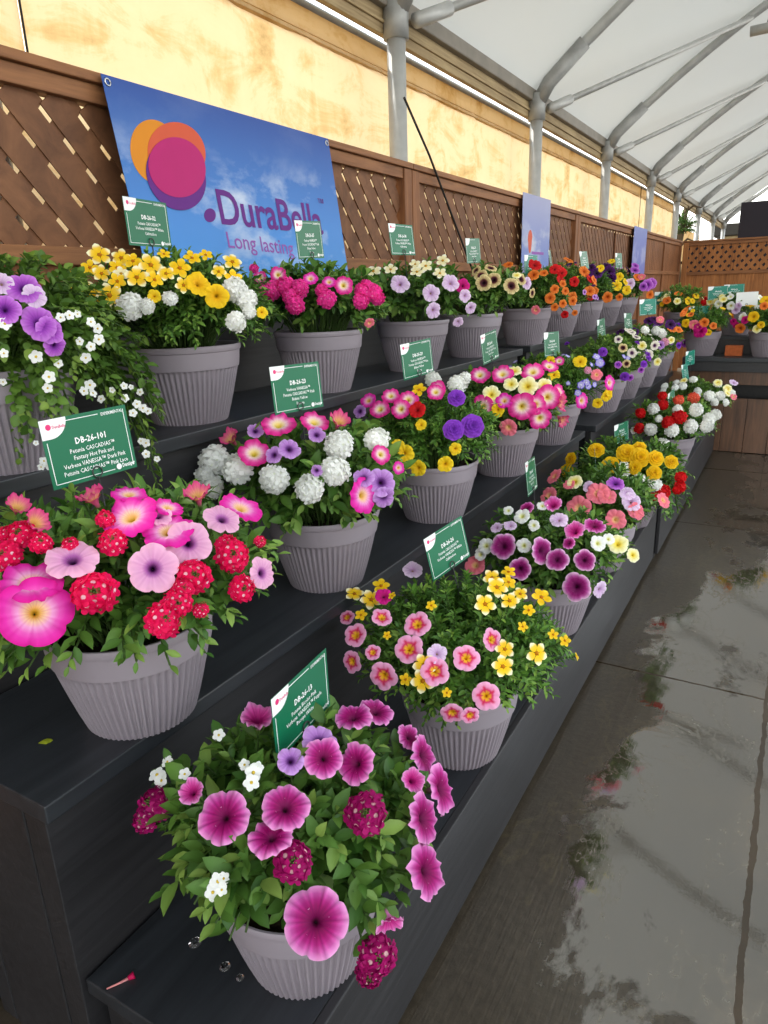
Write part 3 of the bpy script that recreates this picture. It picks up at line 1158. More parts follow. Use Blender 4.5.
def verbena_mesh(name, col, eye, seed=0, ring=False, n=24, bud=(0.12, 0.2, 0.04), eye_r=0.18):
    rnd = random.Random(seed)
    mb = MB()
    pts = []
    if ring:
        for k, (pol, m_) in enumerate(((0.60, 6), (1.02, 9), (1.42, 8))):
            for i in range(m_):
                pts.append((pol + rnd.uniform(-.08, .08), 2 * math.pi * (i + 0.5 * (k % 2)) / m_ + rnd.uniform(-.1, .1)))
    else:
        for i in range(n):
            pol = math.acos(1 - 1.05 * (i + 0.5) / n)
            pts.append((pol, i * 2.39996 + rnd.uniform(-.12, .12)))
    for pol, az in pts:
        d = np.array([math.sin(pol) * math.cos(az), math.sin(pol) * math.sin(az), math.cos(pol)])
        R = 0.70 * rnd.uniform(0.93, 1.06)
        p = d * R * np.array([1, 1, 0.66]) + np.array([0, 0, -0.28])
        floret(mb, p, unit(d + np.array([rnd.uniform(-.25, .25) for _ in range(3)])), 0.37 * rnd.uniform(0.9, 1.12), col, eye, rnd, 0.18, 5, 0.42, eye_r)
    if ring:
        for i in range(9):
            az, r = i * 2.4, 0.05 + 0.022 * i
            p = np.array([r * math.cos(az), r * math.sin(az), 0.30])
            mb.tube([p - np.array([0, 0, .2]), p + np.array([0, 0, .04 * rnd.random()])], [0.035, 0.028], 5)
            mb.c.extend([bud] * 10)
    # green core so that no sky shows through the head
    v, f, c = [], [], []
    for j in range(5):
        pol = 0.15 + j * 0.42
        for i in range(10):
            az = 2 * math.pi * i / 10
            v.append((0.55 * math.sin(pol) * math.cos(az), 0.55 * math.sin(pol) * math.sin(az), 0.42 * math.cos(pol) - 0.28))
            c.append(mixc(bud, col, 0.45))
    for j in range(4):
        for i in range(10):
            i2 = (i + 1) % 10
            f.append((j * 10 + i, (j + 1) * 10 + i, (j + 1) * 10 + i2, j * 10 + i2))
    mb.add(v, f, c)
    mb.tube([(0, 0, -0.4), (0, 0, -1.3)], 0.05, 6)
    mb.c.extend([(0.06, 0.13, 0.025)] * 12)
    return mb.mesh(name, M['petal'], True)


def daisy_mesh(name, inner, tip, disc, seed=0, petals=5, width=0.36, layers=1):
    rnd = random.Random(seed)
    mb = MB()
    for L in range(layers):
        sc_ = 1 - 0.3 * L
        for k in range(petals):
            q = 2 * math.pi * (k + 0.5 * L) / petals + rnd.uniform(-.08, .08)
            d, e = np.array([math.cos(q), math.sin(q), 0]), np.array([-math.sin(q), math.cos(q), 0])
            lift = rnd.uniform(-0.12, 0.16) + 0.2 * L
            st = [(0.10, 0.05), (0.35, 0.75), (0.62, 1.0), (0.84, 0.72), (1.0, 0.10)]
            v, c, f = [], [], []
            for s, w_ in st:
                for t_ in (-1, 0, 1):
                    p = d * s * sc_ + e * t_ * w_ * width * sc_ + np.array([0, 0, lift * s * s + 0.06 * L + (0.05 * abs(t_) * w_)])
                    v.append(p)
                    c.append(mixc(inner, tip, max(0, min(1, (s - 0.60) / 0.25))) * rnd.uniform(0.95, 1.05))
            for j in range(4):
                for t_ in range(2):
                    f.append((j * 3 + t_, j * 3 + t_ + 1, (j + 1) * 3 + t_ + 1, (j + 1) * 3 + t_))
            mb.add(v, f, c)
    v, c, f = [(0, 0, 0.12)], [disc], []
    for j, (r, z) in enumerate(((0.12, 0.10), (0.2, 0.0), (0.12, -0.12), (0.04, -0.7))):
        for i in range(10):
            q = 2 * math.pi * i / 10
            v.append((r * math.cos(q), r * math.sin(q), z))
            c.append(disc if j < 2 else (0.07, 0.15, 0.03))
    f += [(0, 1 + i, 1 + (i + 1) % 10) for i in range(10)]
    for j in range(3):
        for i in range(10):
            i2 = (i + 1) % 10
            f.append((1 + j * 10 + i, 1 + (j + 1) * 10 + i, 1 + (j + 1) * 10 + i2, 1 + j * 10 + i2))
    mb.add(v, f, c)
    return mb.mesh(name, M['petal'], True)


def double_mesh(name, cols, seed=0, layers=4):
    rnd = random.Random(seed)
    mb = MB()
    n = 40
    for L in range(layers):
        R = 1.0 - 0.22 * L
        ph = [rnd.uniform(0, 6.28) for _ in range(3)]
        v, f, c = [], [], []
        for s in (0.05, 0.35, 0.7, 1.0):
            for i in range(n):
                q = 2 * math.pi * i / n
                r = R * s * (0.90 + 0.10 * abs(math.cos(3.5 * q + ph[0])) ** 0.5)
                z = 0.10 * L + (0.04 + 0.09 * L) * s * s + s * s * (0.06 * math.sin(7 * q + ph[1]) + 0.05 * math.sin(13 * q + ph[2]))
                v.append((r * math.cos(q), r * math.sin(q), z))
                c.append(mixc(cols[0], cols[1], s) * (1 - 0.06 * (L % 2)))
        for j in range(3):
            for i in range(n):
                i2 = (i + 1) % n
                f.append((j * n + i, j * n + i2, (j + 1) * n + i2, (j + 1) * n + i))
        mb.add(v, f, c)
    mb.tube([(0, 0, 0.0), (0, 0, -0.8)], [0.2, 0.07], 8)
    mb.c.extend([(0.07, 0.15, 0.03)] * 16)
    return mb.mesh(name, M['petal'], True)


W = (0.90, 0.90, 0.86)
KINDS = {}


def kind(key, name, fn, *args, variants=3, **kw):
    KINDS[key] = (name, [fn(name, *args, seed=sd * 7 + len(KINDS), **kw) for sd in range(variants)])


pk = lambda *a: lin(*a)
# petunias
kind('pet_vein', 'petunia_bloom', petunia_mesh, [(0, pk(50, 20, 40)), (0.14, pk(96, 4, 56)), (0.36, pk(136, 0, 82)), (0.55, pk(168, 8, 108)), (0.70, pk(200, 56, 152)), (0.85, pk(222, 112, 190)), (1, pk(238, 166, 216))], pk(112, 0, 80), 0.85, variants=4, ruffle=1.4)
kind('pet_vein_bell', 'petunia_bloom', petunia_mesh, [(0, pk(110, 12, 70)), (0.35, pk(190, 30, 125)), (0.62, pk(220, 80, 165)), (0.86, pk(228, 130, 195)), (1, pk(236, 165, 215))], pk(130, 0, 90), 0.5, variants=3, deep=1.6, ruffle=1.6, pinch=0.75)
kind('pet_hot', 'petunia_bloom', petunia_mesh, [(0, pk(170, 130, 30)), (0.16, pk(235, 190, 60)), (0.30, pk(244, 214, 160)), (0.45, pk(240, 170, 215)), (0.66, pk(230, 60, 180)), (1, pk(222, 20, 150))], pk(210, 20, 140), 0.35, variants=4)
kind('pet_hot_bell', 'petunia_bloom', petunia_mesh, [(0, pk(200, 170, 60)), (0.3, pk(235, 200, 110)), (0.55, pk(226, 120, 140)), (1, pk(214, 40, 130))], pk(190, 30, 110), 0.3, variants=3, deep=1.8, ruffle=1.8, pinch=0.6)
kind('pet_pale', 'petunia_bloom', petunia_mesh, [(0, pk(30, 5, 30)), (0.18, pk(70, 15, 80)), (0.30, pk(160, 80, 160)), (0.45, pk(226, 160, 204)), (1, pk(244, 186, 214))], pk(190, 90, 160), 0.35, variants=4)
kind('pet_pinkyellow', 'petunia_bloom', petunia_mesh, [(0, pk(190, 160, 40)), (0.16, pk(238, 214, 70)), (0.34, pk(246, 234, 180)), (0.48, pk(246, 200, 220)), (0.66, pk(230, 70, 160)), (1, pk(216, 30, 130))], pk(220, 40, 140), 0.25, variants=4)
kind('pet_cream', 'petunia_bloom', petunia_mesh, [(0, pk(190, 160, 40)), (0.25, pk(238, 210, 60)), (0.5, pk(244, 232, 140)), (1, pk(250, 244, 206))], None, variants=3)
kind('pet_creamdark', 'petunia_bloom', petunia_mesh, [(0, pk(25, 5, 15)), (0.3, pk(50, 15, 30)), (0.46, pk(104, 50, 50)), (0.56, pk(205, 175, 120)), (1, pk(236, 220, 160))], pk(80, 30, 40), 0.45, variants=3)
kind('pet_lilac', 'petunia_bloom', petunia_mesh, [(0, pk(170, 140, 60)), (0.2, pk(190, 150, 190)), (0.5, pk(222, 190, 224)), (1, pk(238, 214, 238))], pk(160, 100, 180), 0.35, variants=3)
kind('pet_purple', 'petunia_bloom', petunia_mesh, [(0, pk(50, 10, 60)), (0.25, pk(100, 30, 130)), (0.55, pk(168, 70, 190)), (1, pk(206, 130, 220))], pk(100, 20, 130), 0.4, variants=3)
kind('pet_coral', 'petunia_bloom', petunia_mesh, [(0, pk(220, 190, 80)), (0.25, pk(240, 200, 140)), (0.45, pk(240, 120, 130)), (1, pk(242, 130, 150))], pk(230, 80, 110), 0.3, variants=3)
kind('pet_wine', 'petunia_bloom', petunia_mesh, [(0, pk(60, 5, 40)), (0.3, pk(110, 10, 80)), (0.62, pk(150, 25, 110)), (0.80, pk(196, 90, 165)), (1, pk(240, 200, 228))], pk(90, 0, 60), 0.4, variants=3)
kind('pet_white', 'petunia_bloom', petunia_mesh, [(0, pk(190, 180, 60)), (0.25, pk(230, 230, 150)), (0.5, W), (1, W)], None, variants=3)
kind('pet_whitepurple', 'petunia_bloom', petunia_mesh, [(0, pk(40, 10, 50)), (0.32, pk(90, 50, 90)), (0.45, pk(190, 170, 170)), (0.6, pk(236, 228, 206)), (1, pk(242, 236, 220))], pk(110, 60, 110), 0.4, variants=3)
kind('pet_orange', 'petunia_bloom', petunia_mesh, [(0, pk(150, 60, 10)), (0.3, pk(200, 90, 20)), (0.6, pk(234, 120, 40)), (1, pk(238, 140, 60))], pk(190, 60, 20), 0.3, variants=3)
kind('pet_red', 'petunia_bloom', petunia_mesh, [(0, pk(90, 0, 10)), (0.4, pk(190, 15, 20)), (1, pk(214, 24, 30))], None, variants=3)
kind('pet_yellow', 'petunia_bloom', petunia_mesh, [(0, pk(150, 110, 10)), (0.3, pk(226, 170, 10)), (1, pk(246, 204, 30))], None, variants=3)
kind('pet_dark', 'petunia_bloom', petunia_mesh, [(0, pk(20, 0, 20)), (0.5, pk(50, 8, 60)), (1, pk(84, 26, 110))], None, variants=3)
kind('pet_magenta', 'petunia_bloom', petunia_mesh, [(0, pk(90, 0, 50)), (0.4, pk(190, 10, 110)), (1, pk(214, 30, 140))], pk(150, 0, 90), 0.3, variants=3)
# calibrachoa: small pink with crimson centre and yellow star
kind('cal_pink', 'calibrachoa_bloom', petunia_mesh, [(0, pk(190, 120, 10)), (0.16, pk(230, 170, 20)), (0.30, pk(240, 190, 40)), (0.40, pk(200, 30, 80)), (0.48, pk(214, 40, 100)), (0.58, pk(238, 140, 186)), (1, pk(244, 178, 212))], None, 0.3, star=pk(206, 30, 80), variants=4, ruffle=0.6)
kind('cal_lilac', 'calibrachoa_bloom', petunia_mesh, [(0, pk(40, 10, 40)), (0.28, pk(80, 25, 100)), (0.5, pk(180, 120, 200)), (1, pk(206, 160, 222))], pk(120, 50, 150), 0.4, variants=3)
kind('cal_purple', 'calibrachoa_bloom', double_mesh, [pk(90, 30, 140), pk(150, 70, 205)], variants=3)
kind('cal_yellow', 'calibrachoa_bloom', petunia_mesh, [(0, pk(180, 120, 10)), (0.3, pk(240, 190, 20)), (1, pk(248, 214, 40))], None, variants=2)
kind('dbl_yellow', 'double_bloom', double_mesh, [pk(190, 130, 10), pk(244, 200, 24)], variants=3)
# verbena heads
kind('verb_mag', 'verbena_bloom', verbena_mesh, pk(160, 10, 96), pk(236, 190, 190), ring=True, variants=3)
kind('verb_hot', 'verbena_bloom', verbena_mesh, pk(232, 16, 88), pk(250, 214, 224), ring=True, variants=3)
kind('verb_pink', 'verbena_bloom', verbena_mesh, pk(240, 62, 160), pk(248, 140, 195), n=27, variants=3)
kind('verb_white', 'verbena_bloom', verbena_mesh, W, pk(240, 244, 222), bud=(0.35, 0.42, 0.25), n=27, variants=3)
kind('verb_red', 'verbena_bloom', verbena_mesh, pk(210, 18, 24), pk(220, 60, 40), n=26, variants=3)
kind('verb_coral', 'verbena_bloom', verbena_mesh, pk(228, 96, 70), pk(240, 170, 130), n=26, variants=2)
# bidens, bacopa, lobelia
kind('bid_tip', 'bidens_bloom', daisy_mesh, pk(248, 200, 24), pk(252, 246, 206), pk(190, 120, 10), variants=4)
kind('bid_yel', 'bidens_bloom', daisy_mesh, pk(248, 196, 18), pk(250, 216, 60), pk(200, 120, 10), variants=3)
kind('bid_cream', 'bidens_bloom', daisy_mesh, pk(244, 232, 180), pk(250, 246, 226), pk(200, 150, 30), variants=2)
kind('bac', 'bacopa_bloom', daisy_mesh, W, W, pk(220, 190, 60), petals=5, width=0.44, variants=3)
kind('lob', 'lobelia_bloom', daisy_mesh, pk(190, 180, 230), pk(70, 50, 190), pk(230, 230, 240), petals=5, width=0.40, variants=3)
kind('pinkcluster', 'verbena_bloom', verbena_mesh, pk(236, 170, 196), pk(210, 90, 160), n=22, variants=2)


# ------------------------------------------------------------------ foliage
LEAF_S = [(0.22, 0.72), (0.5, 1.0), (0.8, 0.62)]


def leaf_template(serrate=0.0):
    v = [(0, 0, 0)]
    for k, (s, w_) in enumerate(LEAF_S):
        drop = -0.16 * s * s
        for t_ in (-1, 0, 1):
            v.append((s + (0.05 * serrate if t_ else 0), t_ * w_ * 0.5, drop + 0.10 * abs(t_) * w_))
    v.append((1.0, 0, -0.2))
    f = [(0, 2, 1), (0, 3, 2)]
    for k in range(2):
        a = 1 + 3 * k
        f += [(a, a + 1, a + 4, a + 3), (a + 1, a + 2, a + 5, a + 4)]
    f += [(7, 8, 10), (8, 9, 10)]
    return np.array(v, float), f


LEAF_V, LEAF_F = leaf_template()
STYLES = {
    'broad': dict(L=0.049, w=0.50, per=12, shoots=150, c0=(0.040, 0.115, 0.016), c1=(0.125, 0.255, 0.038), tip=(0.24, 0.36, 0.07)),
    'fine': dict(L=0.027, w=0.42, per=24, shoots=200, c0=(0.048, 0.135, 0.018), c1=(0.13, 0.275, 0.038), tip=(0.24, 0.38, 0.06)),
    'mid': dict(L=0.040, w=0.44, per=15, shoots=170, c0=(0.040, 0.112, 0.017), c1=(0.125, 0.255, 0.038), tip=(0.24, 0.37, 0.065)),
    'small': dict(L=0.026, w=0.75, per=20, shoots=150, c0=(0.06, 0.135, 0.02), c1=(0.15, 0.28, 0.04), tip=(0.26, 0.38, 0.06)),
}


def foliage_mesh(a, c, style, seed, zc, dens=1.0, trails=(), ay=None, clear=(), zlow=0.215):
    rng = np.random.default_rng(seed)
    st = STYLES[style]
    ay = a if ay is None else ay
    P, D, N, Ls, Cs = [], [], [], [], []
    mb = MB()
    ns = int(st['shoots'] * dens)
    jobs = []
    for k in range(ns):
        az = rng.uniform(0, 2 * math.pi)
        sel = rng.uniform(-0.28, 1.0)
        el = math.asin(sel)
        rad = rng.uniform(0.78, 0.97) if k % 4 else rng.uniform(0.5, 0.78)
        ce = math.cos(el) if sel > 0 else math.cos(el) * (1 + 0.5 * sel)
        tip = np.array([a * ce * math.cos(az), ay * ce * math.sin(az), c * sel if sel > 0 else 0.30 * sel]) * rad + np.array([0, 0, zc])
        root = np.array([0.10 * math.cos(az) * rng.uniform(0, 1), 0.10 * math.sin(az) * rng.uniform(0, 1), 0.19])
        ctrl = (root + tip) / 2 + np.array([0, 0, 0.10 + 0.10 * (1 - max(sel, 0))]) * rng.uniform(0.6, 1.1)
        if sel < 0:
            ctrl = np.array([0.14 * math.cos(az), 0.14 * math.sin(az), zc + 0.07])
        jobs.append((root, ctrl, tip, st['per'], 0.4))
    for tp in trails:
        tp = np.asarray(tp, float)
        az = math.atan2(tp[1], tp[0])
        for r_ in range(4):
            tj = tp + rng.normal(size=3) * 0.03
            root = np.array([0.1 * math.cos(az), 0.1 * math.sin(az), 0.2])
            ctrl = np.array([tj[0] * 0.85, tj[1] * 0.85, 0.34])
            jobs.append((root, ctrl, tj, int(st['per'] * 1.6), 0.3))
    for bp_, bf_, br_ in clear:           # every bloom sits on a leafy stem of its own
        tip = np.asarray(bp_) - np.asarray(bf_) * br_ * 0.85
        az = math.atan2(tip[1], tip[0])
        root = np.array([0.09 * math.cos(az), 0.09 * math.sin(az), 0.19])
        ctrl = (root + tip) / 2 + np.array([0, 0, 0.06])
        if tip[2] < zc:
            ctrl = np.array([tip[0] * 0.75, tip[1] * 0.75, zc + 0.06])
        jobs.append((root, ctrl, tip, max(8, int(st['per'] * 0.7)), 0.5))
    for root, ctrl, tip, per, t0 in jobs:
        ts = np.linspace(t0, 1.0, per) ** 0.9
        pts = [(1 - t) ** 2 * root + 2 * t * (1 - t) * ctrl + t * t * tip for t in ts]
        mb_pts = [(1 - t) ** 2 * root + 2 * t * (1 - t) * ctrl + t * t * tip for t in (0, 0.33, 0.66, 1.0)]
        kb = len(mb.v)
        mb.tube(mb_pts, 0.0022, 4, False)
        mb.c.extend([(0.07, 0.13, 0.03)] * (len(mb.v) - kb))
        ph = rng.uniform(0, 6.28)
        for i, t in enumerate(ts):
            tan = unit(2 * (1 - t) * (ctrl - root) + 2 * t * (tip - ctrl))
            s1 = unit(np.cross(tan, [0.2, 0.1, 1.0]))
            s2 = np.cross(s1, tan)
            q = ph + i * 2.4
            side = s1 * math.cos(q) + s2 * math.sin(q)
            out = unit(pts[i] - np.array([0, 0, zc - 0.08]))
            lean = 0.55 if t < 0.93 else 1.2
            d = unit(side + tan * lean + out * 0.45 + rng.normal(size=3) * 0.15)
            up = unit(out * 0.8 + np.array([0, 0, 0.7]) + rng.normal(size=3) * 0.25)
            P.append(pts[i]); D.append(d); N.append(up)
            Ls.append(st['L'] * rng.uniform(0.7, 1.2) * (0.6 if t > 0.95 else 1.0))
            k_ = rng.random()
            cc = mixc(st['c0'], st['c1'], k_)
            if t > 0.90 and rng.random() < 0.55:
                cc = mixc(cc, st['tip'], rng.uniform(0.3, 0.9))
            Cs.append(cc)
    P, D, N, Ls, Cs = map(np.array, (P, D, N, Ls, Cs))
    keep = np.ones(len(P), bool)
    tipp = P + D * Ls[:, None]
    if not len(trails):
        low = (tipp[:, 2] < zlow) & (np.hypot(tipp[:, 0], tipp[:, 1]) > 0.14)
        keep &= ~(low & (rng.random(len(P)) < 0.85))
    if True:
        midp = P + D * Ls[:, None] * 0.5
        for bp_, bf_, br_ in clear:
            for pt in (P, midp, tipp):
                rel = pt - bp_
                h_ = rel @ bf_
                lat = np.linalg.norm(rel - h_[:, None] * bf_[None, :], axis=1)
                keep &= ~((h_ > -0.12 * br_) & (h_ < 0.10) & (lat < br_ * 0.85))
        P, D, N, Ls, Cs = P[keep], D[keep], N[keep], Ls[keep], Cs[keep]
    Yv = np.cross(N, D)
    Yv /= np.linalg.norm(Yv, axis=1, keepdims=True) + 1e-9
    Zv = np.cross(D, Yv)
    wv = st['w']
    V = (P[:, None, :] + Ls[:, None, None] * (LEAF_V[None, :, 0:1] * D[:, None, :] + wv * LEAF_V[None, :, 1:2] * Yv[:, None, :] + LEAF_V[None, :, 2:3] * Zv[:, None, :]))
    K, nv = len(P), len(LEAF_V)
    shade = np.ones(nv)
    shade[[2, 5, 8]] = 1.18
    C_ = Cs[:, None, :] * shade[None, :, None]
    k0 = len(mb.v)
    verts = np.concatenate([np.array(mb.v).reshape(-1, 3), V.reshape(-1, 3)])
    cols = np.concatenate([np.array(mb.c).reshape(-1, 3), C_.reshape(-1, 3)])
    faces = list(mb.f)
    for i in range(K):
        b0 = k0 + i * nv
        faces.extend(tuple(x + b0 for x in q) for q in LEAF_F)
    return make_mesh('foliage', verts, faces, M['leaf'], cols, True)


FOL_CACHE = {}


def get_foliage(a, c, style, seed, zc, dens, trails, shared, clear=(), low=0.215):
    if shared is not None and shared in FOL_CACHE:
        return FOL_CACHE[shared]
    me = foliage_mesh(a, c, style, seed, zc, dens, trails, clear=clear, zlow=low)
    if shared is not None:
        FOL_CACHE[shared] = me
    return me


# ------------------------------------------------------------------ potted plants
RIM = 0.2245
UPV = np.array([0, 0, 1.0])
PLANTS = {}


def plant(key, x, y, z, label, a=0.30, c=0.22, style='mid', dens=1.0, seed=1, shared=None, trails=(), blooms=(), scatter=(), lift=0.07, low=0.215, group='grey pots of mixed flowers on the stepped benches'):
    root = empty('potted_flowers', (x, y, z), label, 'potted plant', group)
    p = link('pot', POT, root)
    p.rotation_euler = (0, 0, seed * 1.3)
    link('soil', SOIL, root)
    zc = RIM + lift
    wt = [np.asarray(t_, float) - np.array([x, y, z]) for t_ in trails]
    clear = []
    rnd = random.Random(seed * 31 + 5)
    cen = np.array([x, y, z + zc])

    def put(pos, face, R, kd):
        nm, ms = KINDS[kd]
        ob = link(nm, rnd.choice(ms), root)
        face = unit(face)
        ax = unit(np.cross(face, [0.13, 0.42, 0.9]))
        ay_ = np.cross(face, ax)
        sp = rnd.uniform(0, 6.28)
        e1 = ax * math.cos(sp) + ay_ * math.sin(sp)
        e2 = np.cross(face, e1)
        mt = Matrix.Identity(4)
        for i in range(3):
            mt[i][0], mt[i][1], mt[i][2], mt[i][3] = e1[i] * R, e2[i] * R, face[i] * R, pos[i] - (x, y, z)[i]
        ob.matrix_local = mt
        clear.append((pos - np.array([x, y, z]), face, R))
        return ob

    for (ox, oy, s, items) in blooms:
        for it in items:
            px, py, dd, kd = ox + it[0] / s, oy + it[1] / s, it[2] / s, it[3]
            d = unit(ray(px, py))
            sc_ = np.array([a, a, c])
            oo, dr = (EYE - cen) / sc_, d / sc_
            A, B, Cq = dr @ dr, 2 * oo @ dr, oo @ oo - 1.12
            disc = B * B - 4 * A * Cq
            if disc > 0:
                tt = (-B - math.sqrt(disc)) / (2 * A)
            else:
                tt = -B / (2 * A)
            pos = EYE + d * tt
            off_ = (pos - cen) / sc_
            if np.linalg.norm(off_) > 1.18:
                pos = cen + off_ / np.linalg.norm(off_) * 1.18 * sc_
            nrm = unit((pos - cen) / sc_ ** 2)
            tocam = -d
            if len(it) > 4:
                ax_, ay_ = it[4], it[5]
                k_ = math.sqrt(max(0.0, 1 - ax_ * ax_ - ay_ * ay_))
                face = ROWS[0] * ax_ + ROWS[1] * ay_ + tocam * k_
            else:
                face = unit(nrm * 0.6 + tocam * 0.75 + np.array([rnd.gauss(0, .13) for _ in range(3)]))
            R = 0.5 * dd * depth_of(pos) / FPX
            put(pos, face, R * 1.04, kd)
    for (kd, cnt, R, lo, hi) in scatter:
        for i in range(cnt):
            for _ in range(30):
                az = rnd.uniform(0, 2 * math.pi)
                sel = rnd.uniform(lo, hi)
                el = math.asin(sel)
                nn = np.array([math.cos(el) * math.cos(az), math.cos(el) * math.sin(az), sel])
                pos = cen + nn * np.array([a, a, c if sel > 0 else 0.2]) * rnd.uniform(0.98, 1.06)
                if nn @ unit(EYE - cen) > -0.25 or _ == 29 or i % 6 == 0:
                    break
            face = unit(nn + UPV * 0.35 + np.array([0.25, -0.25, 0]) + np.array([rnd.gauss(0, .25) for _ in range(3)]))
            put(pos, face, R * rnd.uniform(0.85, 1.15), kd)
    fo = link('foliage', get_foliage(a, c, style, seed, zc, dens, wt, shared, clear if shared is None else (), low), root)
    if shared is not None:
        fo.rotation_euler = (0, 0, seed * 2.1)
    PLANTS[key] = root
    return root


# lowest step --------------------------------------------------------------------
plant('P1', -0.705, 0.835, T1, 'grey pot of veined magenta petunias and dark verbena, nearest on the lowest step', 0.262, 0.215, 'broad', 1.25, 11, low=0.25,
      blooms=[(100, 640, 2.021, [
          (250, 358, 106, 'pet_vein'), (186, 307, 62, 'pet_vein_bell', -.35, .35), (375, 338, 98, 'pet_vein', .1, .55), (345, 397, 92, 'pet_vein', -.2, .78), (452, 238, 80, 'pet_vein', .1, .3),
          (516, 250, 84, 'pet_vein', -.55, .1), (436, 569, 132, 'pet_vein', 0, .05), (585, 570, 74, 'pet_vein_bell', .25, -.75), (662, 466, 108, 'pet_vein', .82, .1), (656, 360, 104, 'pet_vein', .88, .1),
          (692, 300, 100, 'pet_vein', .9, .15), (655, 232, 84, 'pet_vein', .88, .2), (632, 284, 58, 'pet_vein_bell', .4, .2), (626, 196, 56, 'pet_vein', .6, .5), (318, 158, 82, 'pet_vein_bell', 0, .85),
          (512, 154, 76, 'pet_vein', -.1, .88), (558, 144, 72, 'pet_vein', .3, .8), (443, 205, 70, 'cal_lilac', .2, .5), (385, 244, 55, 'cal_lilac', 0, .4),
          (104, 330, 84, 'verb_mag'), (86, 366, 60, 'verb_mag'), (537, 350, 104, 'verb_mag', 0, .1), (390, 448, 96, 'verb_mag', 0, .1), (562, 640, 96, 'verb_mag', .1, -.2), (545, 680, 70, 'verb_mag', 0, -.5),
          (115, 272, 34, 'bac'), (124, 284, 30, 'bac'), (310, 268, 36, 'bac'), (306, 288, 34, 'bac'), (318, 258, 26, 'bac'), (238, 488, 36, 'bac'), (228, 510, 34, 'bac'), (250, 482, 26, 'bac'), (136, 246, 26, 'bac'),
          (171, 271, 26, 'bac'), (240, 192, 26, 'bac'), (292, 252, 24, 'bac'), (246, 505, 24, 'bac')])])
plant('P2', -0.700, 1.575, T1, 'grey pot of small pink blooms with crimson centres among yellow bidens', 0.315, 0.225, 'fine', 1.5, 12,
      blooms=[(300, 500, 2.133, [
          (232, 318, 62, 'cal_pink'), (250, 265, 56, 'cal_pink'), (118, 288, 52, 'cal_pink'), (355, 337, 57, 'cal_pink'), (397, 418, 60, 'cal_pink'), (178, 375, 60, 'cal_pink', -.3, -.3), (175, 250, 44, 'cal_pink', .2, .6),
          (410, 298, 48, 'cal_pink', .6, .1), (110, 345, 48, 'cal_pink', -.6, -.2), (155, 325, 34, 'cal_pink'), (325, 455, 50, 'cal_pink', 0, -.6), (363, 460, 40, 'cal_pink', .2, -.5), (288, 365, 60, 'cal_pink'), (293, 328, 42, 'pet_lilac', .2, .2), (100, 250, 34, 'cal_pink', -.4, .5),
          (265, 352, 50, 'bid_tip'), (262, 386, 52, 'bid_tip'), (433, 355, 48, 'bid_tip'), (437, 318, 42, 'bid_tip'), (395, 222, 48, 'bid_tip'), (447, 215, 42, 'bid_tip'), (420, 186, 48, 'bid_tip'), (410, 166, 40, 'bid_tip'), (505, 327, 50, 'bid_tip', .5, 0),
          (515, 207, 44, 'bid_yel', .3, .5), (488, 235, 28, 'bid_yel'), (152, 212, 48, 'bid_tip', 0, .6), (116, 200, 42, 'bid_tip', 0, .7), (173, 183, 38, 'bid_yel', 0, .6), (280, 225, 24, 'bid_yel'), (565, 300, 26, 'bid_yel'), (540, 287, 24, 'bid_yel'), (225, 383, 28, 'bid_yel'), (130, 245, 28, 'bid_yel'),
          (445, 175, 34, 'bid_yel'), (470, 200, 34, 'bid_tip'), (445, 153, 32, 'bid_yel', 0, .7), (475, 270, 24, 'bid_yel'), (178, 205, 38, 'pet_magenta', 0, .6), (240, 148, 44, 'pet_lilac', 0, .7)])],
      scatter=[('bid_yel', 6, 0.013, 0.0, 0.9)])
plant('P3', -0.700, 2.42, T1, 'grey pot of wine centred pale edged petunias with white and cream blooms', 0.30, 0.22, 'mid', 1.0, 13,
      blooms=[(440, 330, 2.56, [
          (162, 553, 66, 'pet_wine'), (262, 565, 68, 'pet_wine', .6, 0), (300, 588, 58, 'pet_wine'), (371, 590, 55, 'pet_wine', .2, 0), (350, 658, 72, 'pet_wine', 0, -.1), (205, 612, 58, 'pet_wine', 0, -.2), (410, 665, 44, 'pet_lilac', .6, -.3), (345, 515, 62, 'pet_vein_bell', -.3, .5), (396, 500, 54, 'pet_vein', .2, .7),
          (290, 447, 54, 'pet_vein_bell', 0, .6), (305, 485, 46, 'pet_lilac', 0, .6), (90, 602, 52, 'pet_coral', -.2, .3), (210, 476, 42, 'pet_white'), (215, 552, 38, 'pet_white'), (118, 552, 42, 'pet_white', -.3, .3), (103, 575, 32, 'pet_white'), (175, 462, 26, 'pet_white'), (405, 546, 42, 'pet_white'), (456, 548, 52, 'pet_cream', .2, .3),
          (495, 576, 38, 'pet_cream', .5, .2), (432, 535, 32, 'pet_white'), (262, 450, 28, 'pet_white'), (240, 500, 30, 'pet_white'), (180, 500, 34, 'pet_lilac', 0, .7), (222, 455, 40, 'pet_vein', -.3, .7), (145, 505, 34, 'pet_lilac', -.3, .7), (330, 545, 34, 'pet_vein', -.4, .5)])])
